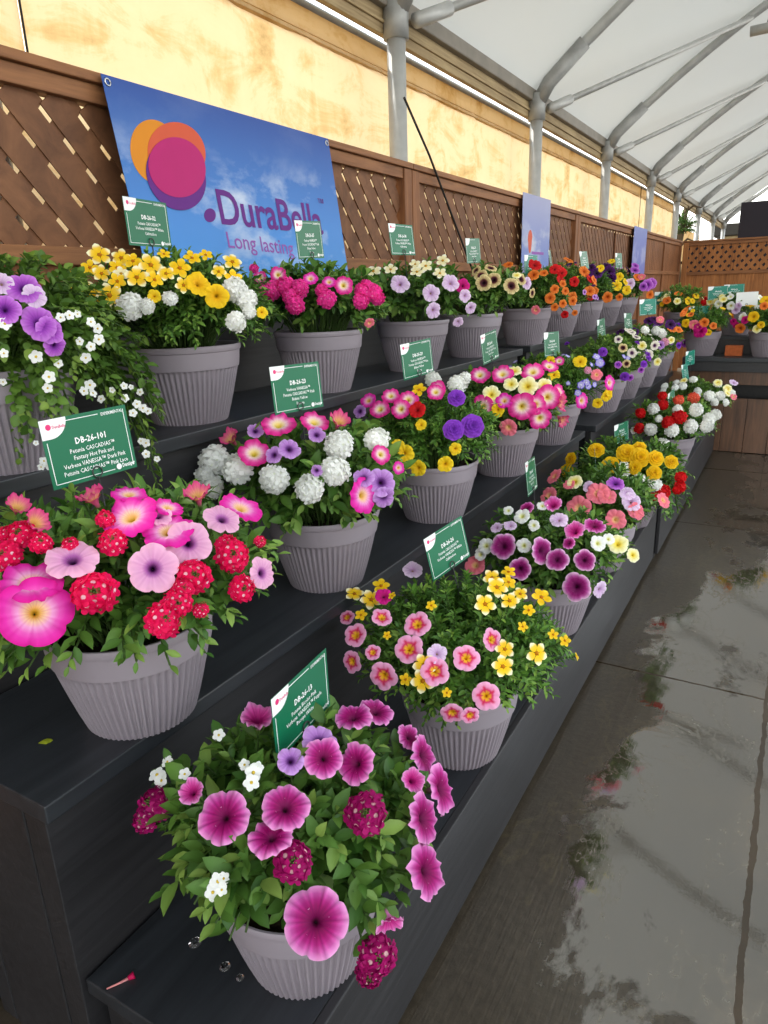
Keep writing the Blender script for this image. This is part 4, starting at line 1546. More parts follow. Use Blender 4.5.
plant('P4', -0.690, 3.12, T1, 'grey pot of coral pink petunias, fourth on the lowest step', 0.28, 0.20, 'mid', 0.8, 14,
      blooms=[(440, 330, 2.56, [
          (355, 456, 62, 'pet_coral'), (450, 486, 54, 'pet_coral'), (405, 418, 58, 'pet_coral', 0, .4), (345, 388, 40, 'pet_cream', -.2, .5), (428, 424, 48, 'pet_coral', .2, .5), (490, 440, 50, 'pet_lilac', .3, .3), (500, 462, 40, 'pet_coral', .4, 0), (450, 392, 44, 'pet_purple', .2, .6), (480, 418, 40, 'pet_lilac', .2, .5),
          (380, 400, 30, 'pet_lilac'), (330, 395, 30, 'pet_coral', -.3, .6), (510, 470, 34, 'pet_coral', .6, 0)])], scatter=[('pet_coral', 3, 0.04, 0.3, 0.9)])
plant('P5', -0.690, 3.80, T1, 'grey pot of double yellow and round white blooms with red verbena trailing over the edge', 0.33, 0.22, 'mid', 0.8, 15,
      blooms=[(440, 330, 2.56, [
          (478, 316, 52, 'dbl_yellow'), (511, 327, 52, 'dbl_yellow'), (437, 347, 46, 'dbl_yellow'), (325, 362, 38, 'dbl_yellow', -.6, 0), (400, 308, 42, 'dbl_yellow', 0, .5), (552, 329, 42, 'dbl_yellow'), (592, 338, 36, 'dbl_yellow'), (548, 366, 38, 'dbl_yellow'), (498, 352, 36, 'dbl_yellow'), (510, 300, 34, 'dbl_yellow', 0, .6), (335, 330, 34, 'dbl_yellow', -.7, .2),
          (470, 356, 46, 'verb_white'), (466, 386, 44, 'verb_white'), (508, 384, 42, 'verb_white'), (550, 396, 44, 'verb_white'), (572, 415, 46, 'verb_red'), (556, 428, 36, 'verb_red'), (618, 376, 36, 'verb_red'), (616, 402, 36, 'verb_red'), (608, 410, 28, 'verb_red')])],
      trails=[(-0.47, 3.72, 0.42), (-0.46, 3.90, 0.42)])
plant('P6', -0.690, 5.15, 0.35, 'grey pot of round white and scarlet verbena heads, second last along the lowest step', 0.325, 0.21, 'mid', 0.9, 16,
      blooms=[(590, 370, 4.8, [
          (302, 183, 66, 'verb_white'), (292, 284, 70, 'verb_white'), (393, 287, 78, 'verb_white'), (350, 362, 78, 'verb_white'), (485, 268, 80, 'verb_white'), (565, 268, 74, 'verb_white'), (575, 232, 70, 'verb_white'), (605, 212, 62, 'verb_white'), (510, 190, 76, 'verb_white'), (420, 190, 60, 'verb_white'),
          (428, 222, 84, 'verb_red'), (375, 250, 72, 'verb_red'), (240, 205, 60, 'verb_red'), (235, 280, 60, 'verb_red'), (350, 165, 60, 'verb_red'), (345, 120, 54, 'verb_red'), (425, 140, 60, 'verb_coral'), (500, 130, 66, 'verb_coral'), (210, 290, 36, 'pet_white'), (330, 232, 44, 'verb_white')])])
plant('P7', -0.690, 6.35, 0.35, 'small white flowered mound in the last pot of the lowest step', 0.33, 0.20, 'small', 0.9, 17,
      blooms=[(590, 370, 4.8, [(575, 120, 60, 'verb_white'), (628, 122, 52, 'verb_white'), (600, 155, 44, 'verb_white'), (660, 90, 44, 'pet_cream'), (690, 60, 40, 'pet_lilac'), (690, 128, 34, 'pet_coral'), (615, 60, 40, 'pet_cream')])],
      scatter=[('verb_white', 12, 0.036, 0.1, 1.0), ('pet_cream', 6, 0.03, 0.2, 0.9)])

# middle step ----------------------------------------------------------------------
plant('A2', -1.105, 0.845, T2, 'grey pot of big hot pink petunias and crimson verbena, nearest on the middle step', 0.335, 0.215, 'mid', 1.2, 21,
      blooms=[(0, 420, 2.56, [
          (90, 492, 182, 'pet_hot', .05, .15), (78, 412, 150, 'pet_hot', -.1, .75), (332, 245, 142, 'pet_hot', -.35, .62), (430, 282, 126, 'pet_hot', -.1, .72), (45, 222, 84, 'pet_hot_bell', .3, .75), (92, 262, 90, 'pet_hot_bell', .6, .55), (236, 198, 96, 'pet_hot_bell', -.5, .75), (330, 188, 90, 'pet_hot', 0, .9),
          (505, 192, 96, 'pet_hot_bell', -.2, .8), (618, 222, 112, 'pet_hot', .35, .82), (430, 222, 80, 'pet_hot', .2, .88),
          (391, 380, 124, 'pet_pale', 0, .1), (483, 314, 118, 'pet_pale', .15, .3), (185, 355, 132, 'pet_pale', -.1, .72), (570, 252, 94, 'pet_pale', .3, .7), (672, 392, 84, 'pet_pale', .78, .1), (405, 245, 70, 'pet_pale', 0, .75),
          (240, 440, 136, 'verb_hot', 0, .15), (48, 290, 90, 'verb_hot'), (10, 345, 96, 'verb_hot'), (104, 312, 70, 'verb_hot', 0, .4), (20, 290, 60, 'verb_hot', 0, .4), (288, 308, 88, 'verb_hot', 0, .45), (270, 250, 60, 'verb_hot', 0, .6), (497, 396, 106, 'verb_hot'), (422, 508, 112, 'verb_hot'), (455, 468, 90, 'verb_hot'),
          (596, 345, 106, 'verb_hot'), (582, 318, 70, 'verb_hot'), (622, 432, 84, 'verb_hot'), (516, 486, 50, 'verb_hot'), (668, 310, 38, 'verb_hot', .5, .3), (470, 430, 70, 'verb_hot'), (180, 315, 50, 'verb_hot', 0, .5)])])
plant('B2', -1.150, 1.60, T2, 'grey pot of round white verbena heads with pink petunias, second on the middle step', 0.285, 0.225, 'broad', 1.05, 22,
      blooms=[(180, 380, 2.56, [
          (78, 206, 98, 'verb_white'), (142, 222, 98, 'verb_white'), (240, 254, 92, 'verb_white'), (330, 276, 88, 'verb_white'), (400, 232, 92, 'verb_white'), (405, 165, 92, 'verb_white'), (76, 276, 78, 'verb_white', -.2, -.1), (507, 150, 78, 'verb_white', .3, .3), (45, 240, 60, 'verb_white', -.4, 0),
          (190, 186, 84, 'pet_pinkyellow', 0, .6), (252, 112, 90, 'pet_pinkyellow', 0, .75), (345, 106, 78, 'pet_pinkyellow', .2, .75), (130, 150, 72, 'pet_hot_bell', -.5, .6), (408, 106, 76, 'pet_hot_bell', .3, .7), (515, 190, 52, 'pet_pinkyellow', .4, .3), (470, 296, 92, 'pet_hot', .72, .05), (560, 225, 34, 'pet_hot', .5, 0),
          (280, 176, 58, 'cal_lilac', .2, .5), (240, 192, 44, 'cal_lilac'), (193, 130, 42, 'cal_lilac', 0, .5), (350, 140, 44, 'cal_lilac', .1, .5), (516, 262, 72, 'cal_lilac'), (522, 300, 56, 'cal_lilac', .3, -.3), (470, 250, 54, 'cal_lilac', 0, .5), (350, 232, 30, 'cal_lilac')])])
plant('C2', -1.128, 2.30, T2, 'grey pot of pink, purple and yellow small blooms, third on the middle step', 0.28, 0.21, 'fine', 1.0, 23,
      blooms=[(180, 380, 2.56, [(512, 74, 52, 'pet_pinkyellow'), (565, 74, 52, 'pet_pinkyellow'), (607, 76, 44, 'pet_red'), (540, 40, 46, 'pet_pinkyellow', 0, .6), (585, 50, 50, 'pet_pinkyellow', 0, .4), (482, 52, 44, 'pet_hot', -.4, .5), (612, 25, 40, 'bid_yel'), (460, 80, 34, 'cal_lilac', -.4, .2),
                                (575, 188, 48, 'cal_yellow'), (610, 226, 42, 'cal_yellow'), (680, 216, 42, 'cal_yellow'), (705, 176, 32, 'cal_yellow'), (557, 168, 34, 'cal_yellow'), (577, 212, 34, 'cal_yellow'), (617, 114, 30, 'cal_yellow'), (560, 185, 28, 'cal_yellow'),
                                (708, 46, 46, 'cal_purple', 0, .4), (700, 128, 54, 'cal_purple'), (748, 118, 60, 'cal_purple'), (655, 30, 46, 'pet_pinkyellow', 0, .5)]),
              (250, 250, 2.844, [(520, 364, 54, 'verb_white'), (590, 378, 62, 'verb_white'), (532, 394, 50, 'pet_pinkyellow', -.3, .3), (610, 362, 44, 'verb_white')])])
plant('D2', -1.130, 3.03, T2, 'grey pot packed with pink edged yellow throated petunias, fourth on the middle step', 0.30, 0.22, 'mid', 0.85, 24,
      blooms=[(440, 330, 2.56, [(210, 196, 70, 'pet_pinkyellow'), (110, 196, 58, 'pet_pinkyellow'), (277, 172, 66, 'pet_pinkyellow', .3, 0), (256, 226, 56, 'pet_pinkyellow', .2, -.2), (238, 106, 58, 'pet_pinkyellow', 0, .6), (160, 112, 56, 'pet_pinkyellow', 0, .6), (102, 114, 52, 'pet_pinkyellow', 0, .6), (280, 92, 44, 'pet_pinkyellow', .2, .7),
                                (224, 144, 50, 'pet_cream'), (132, 165, 48, 'pet_cream'), (182, 138, 38, 'pet_cream', 0, .5), (190, 104, 38, 'pet_cream', 0, .7), (306, 186, 60, 'pet_hot_bell', .85, 0), (312, 230, 52, 'pet_hot_bell', .7, -.5), (175, 250, 46, 'pet_coral', -.2, -.4), (246, 190, 52, 'pet_pinkyellow'), (165, 180, 44, 'pet_hot', 0, .5),
                                (268, 142, 40, 'pet_cream', .3, .3), (48, 136, 54, 'verb_white'), (305, 160, 46, 'pet_pinkyellow', .7, .2), (148, 205, 34, 'cal_yellow'), (95, 205, 34, 'cal_yellow')])])
plant('E2', -1.130, 3.76, T2, 'grey pot of tiny blue, yellow and pink mixed flowers ending the near middle step', 0.26, 0.21, 'fine', 0.8, 25,
      blooms=[(480, 320, 4.8, [(355, 262, 60, 'cal_yellow'), (480, 198, 66, 'cal_yellow'), (338, 192, 46, 'cal_yellow', 0, .5), (380, 196, 50, 'pet_pinkyellow', 0, .5), (490, 388, 76, 'pet_hot', .6, 0), (640, 300, 76, 'pet_hot', .7, .1), (565, 400, 50, 'cal_yellow', 0, -.3), (610, 365, 56, 'cal_yellow', .4, -.3), (620, 345, 46, 'cal_yellow'),
                               (575, 205, 50, 'lob'), (485, 312, 42, 'lob'), (510, 300, 40, 'lob'), (470, 350, 36, 'lob'), (520, 318, 34, 'lob'), (590, 155, 40, 'lob'), (560, 262, 56, 'pet_coral', .2, .2), (520, 240, 44, 'pinkcluster'), (550, 310, 30, 'lob')])], scatter=[('lob', 8, 0.015, 0.0, 0.9), ('cal_yellow', 4, 0.018, 0.0, 0.9)])
plant('F2', -1.115, 4.84, T2 + .004, 'grey pot of purple calibrachoa and green foliage starting the far middle step', 0.29, 0.23, 'small', 0.8, 26,
      blooms=[(560, 300, 5.486, [(235, 285, 50, 'cal_purple'), (222, 345, 44, 'cal_purple'), (320, 355, 40, 'pet_purple'), (355, 420, 50, 'cal_purple', 0, -.3), (385, 428, 40, 'pet_purple', .3, -.4), (460, 352, 40, 'cal_purple'), (445, 385, 36, 'pet_purple', .3, -.3), (345, 262, 50, 'pet_creamdark'), (395, 290, 54, 'pet_whitepurple'), (365, 350, 46, 'pet_creamdark', .2, -.2), (320, 215, 44, 'pet_whitepurple', 0, .4)])],
      scatter=[('cal_purple', 8, 0.02, -0.1, 0.7), ('lob', 5, 0.016, 0, 0.8)])
plant('G2', -1.115, 5.46, T2 + .004, 'grey pot of white purple throated petunias, second on the far middle step', 0.28, 0.22, 'small', 0.7, 27,
      blooms=[(560, 300, 5.486, [(485, 300, 56, 'pet_whitepurple'), (430, 310, 54, 'pet_whitepurple'), (450, 250, 50, 'pet_cream'), (520, 250, 50, 'pet_whitepurple'), (535, 340, 44, 'pet_cream', .4, -.2), (470, 160, 56, 'verb_white'), (400, 270, 40, 'pet_whitepurple')])],
      scatter=[('pet_whitepurple', 8, 0.036, 0.0, 0.9)])
plant('H2', -1.115, 6.15, T2 + .004, 'grey pot of white verbena and dark purple blooms, third on the far middle step', 0.29, 0.22, 'mid', 0.7, 28,
      blooms=[(560, 300, 5.486, [(530, 165, 60, 'verb_white'), (565, 180, 60, 'verb_white'), (575, 230, 56, 'pinkcluster'), (550, 248, 48, 'cal_lilac'), (490, 112, 60, 'pet_dark'), (540, 120, 56, 'pet_dark'), (615, 125, 60, 'pet_dark'), (560, 92, 44, 'pet_coral'), (610, 220, 40, 'pet_cream'), (515, 105, 44, 'pet_dark')])], scatter=[('pet_dark', 4, 0.04, 0.2, 0.9), ('pet_lilac', 4, 0.035, -0.1, 0.7)])
plant('I2', -1.115, 6.90, T2 + .004, 'grey pot of violet and orange flowers in the corner of the far middle step', 0.26, 0.2, 'mid', 0.7, 29, shared='m2',
      scatter=[('cal_purple', 6, 0.03, -0.1, 0.9), ('pet_orange', 4, 0.04, 0.0, 0.9), ('cal_yellow', 4, 0.025, 0.2, 0.9)])

# top step ---------------------------------------------------------------------------
tz = [(150, 398), (142, 428), (162, 466), (122, 372), (100, 405), (112, 340), (60, 436), (28, 430), (15, 395), (82, 352), (45, 372), (72, 400), (150, 440)]
plant('Z3', -1.535, 0.93, T3, 'grey pot of trailing white bacopa and lilac petunias at the left edge', 0.30, 0.20, 'small', 1.1, 31,
      trails=[on_plane(px, py, 0, -1.36 - 0.02 * (k % 3)) for k, (px, py) in enumerate(tz)],
      blooms=[(0, 250, 2.56, [(62, 98, 84, 'pet_purple', .1, .5), (88, 118, 60, 'pet_lilac', .2, .3), (12, 152, 76, 'pet_purple', -.1, .3), (4, 85, 60, 'pet_lilac', 0, .4), (100, 188, 88, 'pet_purple', .25, .35), (128, 205, 70, 'pet_purple', .5, .2), (140, 245, 56, 'pet_purple', .6, -.2)]),
              (0, 250, 4.453, [(22, 328, 58, 'bac'), (17, 460, 42, 'bac'), (160, 475, 62, 'bac'), (218, 565, 58, 'bac'), (212, 615, 46, 'bac'), (405, 320, 44, 'bac'), (435, 350, 46, 'bac'), (355, 407, 38, 'bac'), (440, 398, 50, 'bac'), (382, 480, 50, 'bac'), (405, 430, 44, 'bac'), (270, 300, 44, 'bac'), (310, 290, 44, 'bac'), (260, 505, 40, 'bac'), (345, 285, 36, 'bac')])])
t = PLANTS['Z3']
_b = random.Random(77)


def hang_bloom(px, py, xp, dd, kd, root):
    p = on_plane(px, py, 0, xp)
    nm, ms = KINDS[kd]
    ob = link(nm, _b.choice(ms), root)
    R = 0.5 * dd * depth_of(p) / FPX
    face = unit(unit(EYE - p) + np.array([_b.gauss(0, .3), _b.gauss(0, .3), 0.2]))
    q = Vector(face).to_track_quat('Z', 'Y').to_matrix().to_4x4()
    ob.matrix_local = Matrix.Translation(Vector(p) - root.location) @ q @ Matrix.Rotation(_b.uniform(0, 6), 4, 'Z') @ Matrix.Scale(R, 4)
    return ob


for (px, py, dd) in ((90, 385, 52), (93, 393, 44), (84, 391, 44), (112, 390, 30), (101, 399, 40), (124, 386, 36), (131, 387, 26), (140, 392, 36), (125, 398, 40), (137, 404, 42), (143, 408, 42), (133, 413, 40), (148, 411, 36), (146, 443, 42), (141, 441, 32), (146, 454, 40), (157, 459, 30), (44, 461, 44), (49, 466, 40), (41, 467, 34), (36, 443, 26), (3, 382, 34), (47, 388, 34)):
    hang_bloom(px, py, -1.335, dd / 4.453, 'bac', t)

plant('A3', -1.575, 1.535, T3, 'grey pot of yellow white tipped bidens and white verbena in front of the big banner', 0.315, 0.205, 'fine', 1.25, 32,
      blooms=[(0, 250, 2.56, [
          (255, 12, 60, 'bid_tip', 0, .5), (310, 20, 50, 'bid_tip', 0, .5), (386, 38, 62, 'bid_tip', 0, .4), (350, 70, 62, 'bid_tip', 0, .5), (340, 28, 46, 'bid_yel', 0, .5), (186, 68, 48, 'bid_yel', -.2, .5), (206, 95, 62, 'bid_tip', -.2, .5), (160, 142, 36, 'bid_yel'), (186, 132, 32, 'bid_yel'), (460, 46, 56, 'bid_yel', 0, .5), (280, 116, 66, 'bid_tip'),
          (234, 126, 66, 'pet_yellow', -.3, .2), (396, 76, 44, 'bid_yel', 0, .4), (508, 86, 66, 'pet_yellow', .3, .5), (555, 118, 62, 'pet_yellow', .1, .1), (597, 72, 48, 'bid_yel', .2, .5), (595, 30, 52, 'bid_tip', .2, .6), (492, 20, 44, 'bid_yel', 0, .6), (527, 12, 36, 'bid_yel', 0, .6), (671, 160, 30, 'cal_yellow', .4, 0), (395, 118, 34, 'cal_yellow'), (425, 60, 44, 'bid_tip', 0, .5), (470, 90, 44, 'bid_tip'), (260, 60, 46, 'bid_tip', 0, .4), (230, 45, 44, 'bid_yel', 0, .5), (560, 55, 40, 'bid_tip', 0, .5), (300, 80, 44, 'bid_yel'), (300, 45, 44, 'bid_yel', 0, .5), (420, 10, 34, 'bid_yel', 0, .7),
          (330, 142, 84, 'verb_white'), (374, 142, 50, 'verb_white'), (436, 120, 46, 'verb_white', 0, .5), (604, 100, 76, 'verb_white'), (606, 186, 62, 'verb_white', .2, -.3), (636, 128, 66, 'verb_white', .4, 0), (310, 60, 40, 'bid_cream', 0, .5), (640, 160, 44, 'verb_white', .4, -.2)])])
plant('B3', -1.565, 2.22, T3, 'grey pot of bright pink verbena clusters, second along the top step', 0.285, 0.185, 'broad', 0.95, 33,
      blooms=[(250, 250, 2.844, [
          (60, 112, 66, 'verb_pink'), (98, 100, 66, 'verb_pink'), (140, 106, 62, 'verb_pink'), (128, 155, 66, 'verb_pink'), (218, 138, 66, 'verb_pink'), (322, 118, 60, 'verb_pink'), (352, 120, 64, 'verb_pink'), (318, 144, 56, 'verb_pink'), (366, 136, 50, 'verb_pink', .4, 0), (40, 118, 44, 'verb_pink', -.4, 0), (110, 130, 56, 'verb_pink'), (330, 98, 46, 'verb_pink', 0, .5), (205, 112, 46, 'verb_pink', 0, .4),
          (80, 70, 46, 'pet_pinkyellow', 0, .3), (266, 100, 54, 'pet_pinkyellow', .1, .3), (28, 78, 40, 'pet_pinkyellow', -.3, .4), (172, 80, 44, 'pet_hot', 0, .6), (340, 208, 30, 'pet_coral', .3, -.6), (10, 50, 34, 'verb_pink', -.3, .5), (225, 90, 40, 'pet_hot', 0, .6)])])
plant('C3', -1.545, 2.945, T3, 'grey pot of pale lilac petunias with cream bidens, third along the top step', 0.30, 0.195, 'broad', 0.85, 34,
      blooms=[(250, 250, 2.844, [(426, 96, 54, 'pet_lilac', 0, .4), (515, 122, 50, 'pet_lilac'), (571, 94, 48, 'pet_lilac', .3, .3), (522, 172, 46, 'pet_lilac', .5, -.2), (605, 102, 40, 'pet_magenta', .2, .2), (612, 130, 36, 'pet_lilac', .4, 0), (628, 165, 34, 'pet_lilac', .5, -.2), (592, 205, 30, 'pet_lilac', .3, -.5), (350, 60, 50, 'bid_cream', 0, .7), (400, 55, 40, 'bid_cream', 0, .6), (475, 62, 44, 'bid_cream', 0, .7), (500, 45, 40, 'bid_cream', 0, .5), (548, 30, 40, 'bid_cream', 0, .5), (540, 66, 40, 'bid_cream', 0, .6), (470, 40, 34, 'bid_cream', 0, .6)])])
plant('D3', -1.545, 3.63, T3, 'grey pot of cream petunias with dark brown centres, fourth along the top step', 0.30, 0.20, 'broad', 0.8, 35,
      blooms=[(440, 240, 6.4, [(280, 275, 100, 'pet_creamdark'), (345, 255, 94, 'pet_creamdark'), (458, 292, 106, 'pet_creamdark'), (262, 225, 90, 'pet_creamdark', -.1, .6), (325, 178, 80, 'pet_creamdark', .2, .75), (230, 195, 70, 'pet_creamdark', -.6, .5), (520, 250, 80, 'pet_creamdark', .5, .4), (555, 275, 76, 'pet_lilac', .5, .2), (592, 340, 60, 'pet_creamdark', .75, -.1), (490, 225, 60, 'pet_cream', 0, .7)])])
plant('E3', -1.530, 4.46, T3, 'grey pot of orange and red petunias starting the far top step', 0.30, 0.22, 'fine', 0.8, 36,
      blooms=[(500, 260, 5.486, [(275, 210, 60, 'pet_orange'), (300, 260, 44, 'pet_orange'), (345, 240, 46, 'pet_orange'), (400, 225, 50, 'pet_orange'), (195, 275, 50, 'pet_coral', -.2, -.2), (300, 50, 60, 'pet_red', 0, .5), (340, 70, 56, 'pet_red', 0, .5), (408, 118, 54, 'pet_red', .1, .2), (240, 70, 46, 'pet_orange', 0, .6), (355, 300, 44, 'pet_red', .2, -.4), (300, 160, 50, 'pet_orange'), (345, 130, 40, 'pet_orange'), (410, 290, 34, 'pet_orange', .2, -.4), (360, 170, 44, 'pet_orange')])],
      scatter=[('pet_orange', 8, 0.034, 0.0, 0.95), ('pet_red', 3, 0.04, 0.2, 0.95)])
plant('F3', -1.530, 5.15, T3, 'grey pot of small orange trumpet flowers, second on the far top step', 0.27, 0.23, 'fine', 0.7, 37, shared='f2',
      scatter=[('pet_orange', 12, 0.036, -0.1, 0.95), ('pet_red', 4, 0.036, 0.1, 0.95), ('cal_lilac', 5, 0.022, -0.25, 0.1)])
plant('G3', -1.530, 5.82, T3, 'grey pot of dark purple and scarlet petunias, third on the far top step', 0.27, 0.24, 'mid', 0.7, 38, shared='m1',
      blooms=[(500, 260, 5.486, [(500, 115, 66, 'pet_dark'), (495, 190, 60, 'pet_red', .3, 0), (520, 170, 44, 'pet_orange', .3, 0), (590, 205, 60, 'pet_orange', .3, -.2), (500, 40, 50, 'pet_dark', 0, .6), (550, 45, 46, 'cal_yellow', 0, .5)])], scatter=[('pet_dark', 4, 0.045, 0.2, 0.95), ('cal_yellow', 4, 0.03, 0.3, 0.95)])
plant('H3', -1.530, 6.52, T3, 'grey pot of violet and yellow petunias, fourth on the far top step', 0.27, 0.25, 'mid', 0.7, 39, shared='m1',
      blooms=[(500, 260, 5.486, [(600, 65, 70, 'pet_dark'), (610, 100, 60, 'pet_dark'), (655, 92, 46, 'cal_yellow'), (640, 140, 60, 'cal_yellow'), (695, 165, 50, 'cal_yellow'), (715, 130, 56, 'pet_lilac'), (655, 205, 40, 'pet_orange')])], scatter=[('pet_dark', 5, 0.045, 0.2, 0.95), ('cal_yellow', 4, 0.03, 0.1, 0.95)])
plant('I3', -1.530, 7.22, T3, 'grey pot of lilac verbena and orange blooms, last on the far top step', 0.27, 0.23, 'mid', 0.7, 40, shared='m2',
      blooms=[(640, 270, 6, [(45, 90, 70, 'pet_purple'), (70, 80, 66, 'pet_purple'), (20, 100, 50, 'pet_purple'), (60, 150, 50, 'pet_orange'), (10, 40, 44, 'pet_coral', 0, .5)])], scatter=[('pet_purple', 5, 0.045, 0.2, 0.95), ('pet_orange', 3, 0.04, 0.0, 0.6)])

# end bench --------------------------------------------------------------------------
EB = 'grey pots on the bench across the aisle end'
q = on_plane(692, 357, 2, 0.906)
plant('J1', -0.80, 7.52, 0.9065, 'grey pot of orange, yellow and magenta blooms at the left of the cross bench', 0.26, 0.19, 'fine', 0.7, 41, group=EB,
      blooms=[(640, 270, 6, [(275, 320, 50, 'pet_yellow'), (325, 330, 60, 'pet_coral'), (385, 315, 56, 'pet_orange'), (360, 368, 76, 'pet_magenta'), (440, 335, 44, 'pet_orange', .3, .2), (345, 345, 50, 'pet_magenta'), (265, 440, 50, 'pet_purple', -.2, -.4), (410, 375, 40, 'pet_yellow')])], scatter=[('cal_yellow', 6, 0.025, 0.0, 0.9), ('pet_orange', 5, 0.032, 0.1, 0.95)])
plant('J2', -0.235, 7.50, 0.9065, 'grey pot of yellow and orange blooms at the right photo edge', 0.27, 0.22, 'mid', 0.8, 42, group=EB,
      blooms=[(640, 270, 6, [(600, 350, 60, 'pet_orange', -.3, -.2), (680, 280, 66, 'pet_yellow'), (725, 330, 44, 'pet_yellow'), (700, 355, 50, 'pet_cream'), (615, 280, 50, 'pet_white'), (630, 300, 50, 'pet_magenta'), (755, 180, 66, 'pet_yellow'), (745, 215, 50, 'pet_orange'), (560, 310, 40, 'pet_magenta', -.6, 0), (575, 330, 40, 'pet_magenta', -.5, -.2)])], scatter=[('pet_yellow', 6, 0.04, 0.1, 0.95)])
plant('J3', -0.55, 7.98, 1.0705, 'grey pot of white and pale pink flowers behind the teal sign, upper cross step', 0.24, 0.11, 'mid', 0.7, 43, group=EB,
      blooms=[(640, 270, 6, [(470, 205, 50, 'pet_white'), (545, 215, 50, 'pet_white'), (575, 240, 50, 'pet_lilac', .3, 0), (500, 175, 50, 'pet_cream', 0, .6), (420, 190, 50, 'pet_cream', 0, .6), (590, 215, 40, 'pet_lilac')])], scatter=[('pet_white', 6, 0.035, 0.2, 0.95), ('pet_cream', 5, 0.035, 0.2, 0.95)])
plant('J4', -1.08, 8.02, 1.0705, 'pot of pale yellow and orange flowers in the corner behind both stands', 0.24, 0.14, 'fine', 0.8, 44, group=EB, shared='f2',
      scatter=[('pet_cream', 8, 0.036, 0.2, 0.95), ('cal_yellow', 6, 0.03, 0.1, 0.95), ('pet_orange', 3, 0.04, 0.1, 0.9), ('verb_red', 2, 0.04, 0, 0.6)])

# ------------------------------------------------------------------ plant signs
SW, SH = 0.187, 0.128
SIGN_TEXT = {
    'A2': ('DB-26-101', 'Petunia CASCADIAS\u2122\nFantasy Hot Pink and\nVerbena VANESSA\u2122 Dark Pink\nPetunia CASCADIAS\u2122 Pink Lace'),
    'P1': ('DB-26-13', 'Petunia Bicolor Pink\nVerbena VANESSA\u2122 Purple\nBacopa White'),
}
_tx = {}


def text_of(k, body, mat, size, bold, sq):
    key = (k, body)
    if key not in _tx:
        _tx[key] = text_mesh('lettering', body, mat, size, bold, sq, 'CENTER', 1.12, 1)
    return _tx[key]


def ring_pts(r, c, n=20):
    return [(c[0] + r * math.cos(a), c[1] + r * math.sin(a), c[2]) for a in np.linspace(0, 2 * math.pi, n + 1)]


cb = MB(); cb.box(-SW / 2, SW / 2, -SH / 2, SH / 2, -0.001, 0.0, 0.0)
CARD_G, CARD_T = cb.mesh('card', M['sign_green']), cb.mesh('card', M['sign_teal'])
b = MB()
i_, tk, zt = 0.007, 0.0013, 0.0005
xl, xr_, yb_, yt = -SW / 2 + i_, SW / 2 - i_, -SH / 2 + i_, SH / 2 - i_
b.box(xl, xl + tk, yb_, yt - 0.035, 0, zt)
b.box(xr_ - tk, xr_, yb_, yt, 0, zt)
b.box(xl, xr_ - 0.045, yb_, yb_ + tk, 0, zt)
b.box(xl + 0.045, xr_ - 0.058, yt - tk, yt, 0, zt)
BORDER = b.mesh('border', M['white_print'])
b = MB()
pts = [(-SW / 2, SH / 2, 0.0006), (-SW / 2, SH / 2 - 0.036, 0.0006)] + [(-SW / 2 + 0.018 + 0.036 * math.sin(a), SH / 2 - 0.0 - 0.036 * math.cos(a), 0.0006) for a in np.linspace(0, math.pi / 2, 14)]
b.add(pts, [tuple(range(len(pts)))])
PATCH = b.mesh('logo_patch', M['white_print'])
b = MB()
b.add([(-SW / 2 + 0.016 + 0.0055 * math.cos(a), SH / 2 - 0.014 + 0.0055 * math.sin(a), 0.0010) for a in np.linspace(0, 2 * math.pi, 18, endpoint=False)], [tuple(range(18))])
DOT = b.mesh('logo_dot', M['pink_print'])
b = MB()
b.add([(SW / 2 - 0.042 + 0.006 * math.cos(a), -SH / 2 + 0.011 + 0.006 * math.sin(a), 0.0008) for a in np.linspace(0, 2 * math.pi, 18, endpoint=False)], [tuple(range(18))])
MAKER_DOT = b.mesh('maker_dot', M['white_print'])
LOGO_T = text_mesh('logo_lettering', 'DuraBella', M['pink_print'], 0.0085, 0.0001, 0.8, 'LEFT', res=1)
EXP_T = text_mesh('small_lettering', 'EXPERIMENTAL', M['white_print'], 0.0085, 0.0001, 0.85, 'RIGHT', res=1)
MAKER_T = text_mesh('maker_lettering', 'Danziger', M['white_print'], 0.011, 0.0003, 0.75, 'LEFT', res=1)


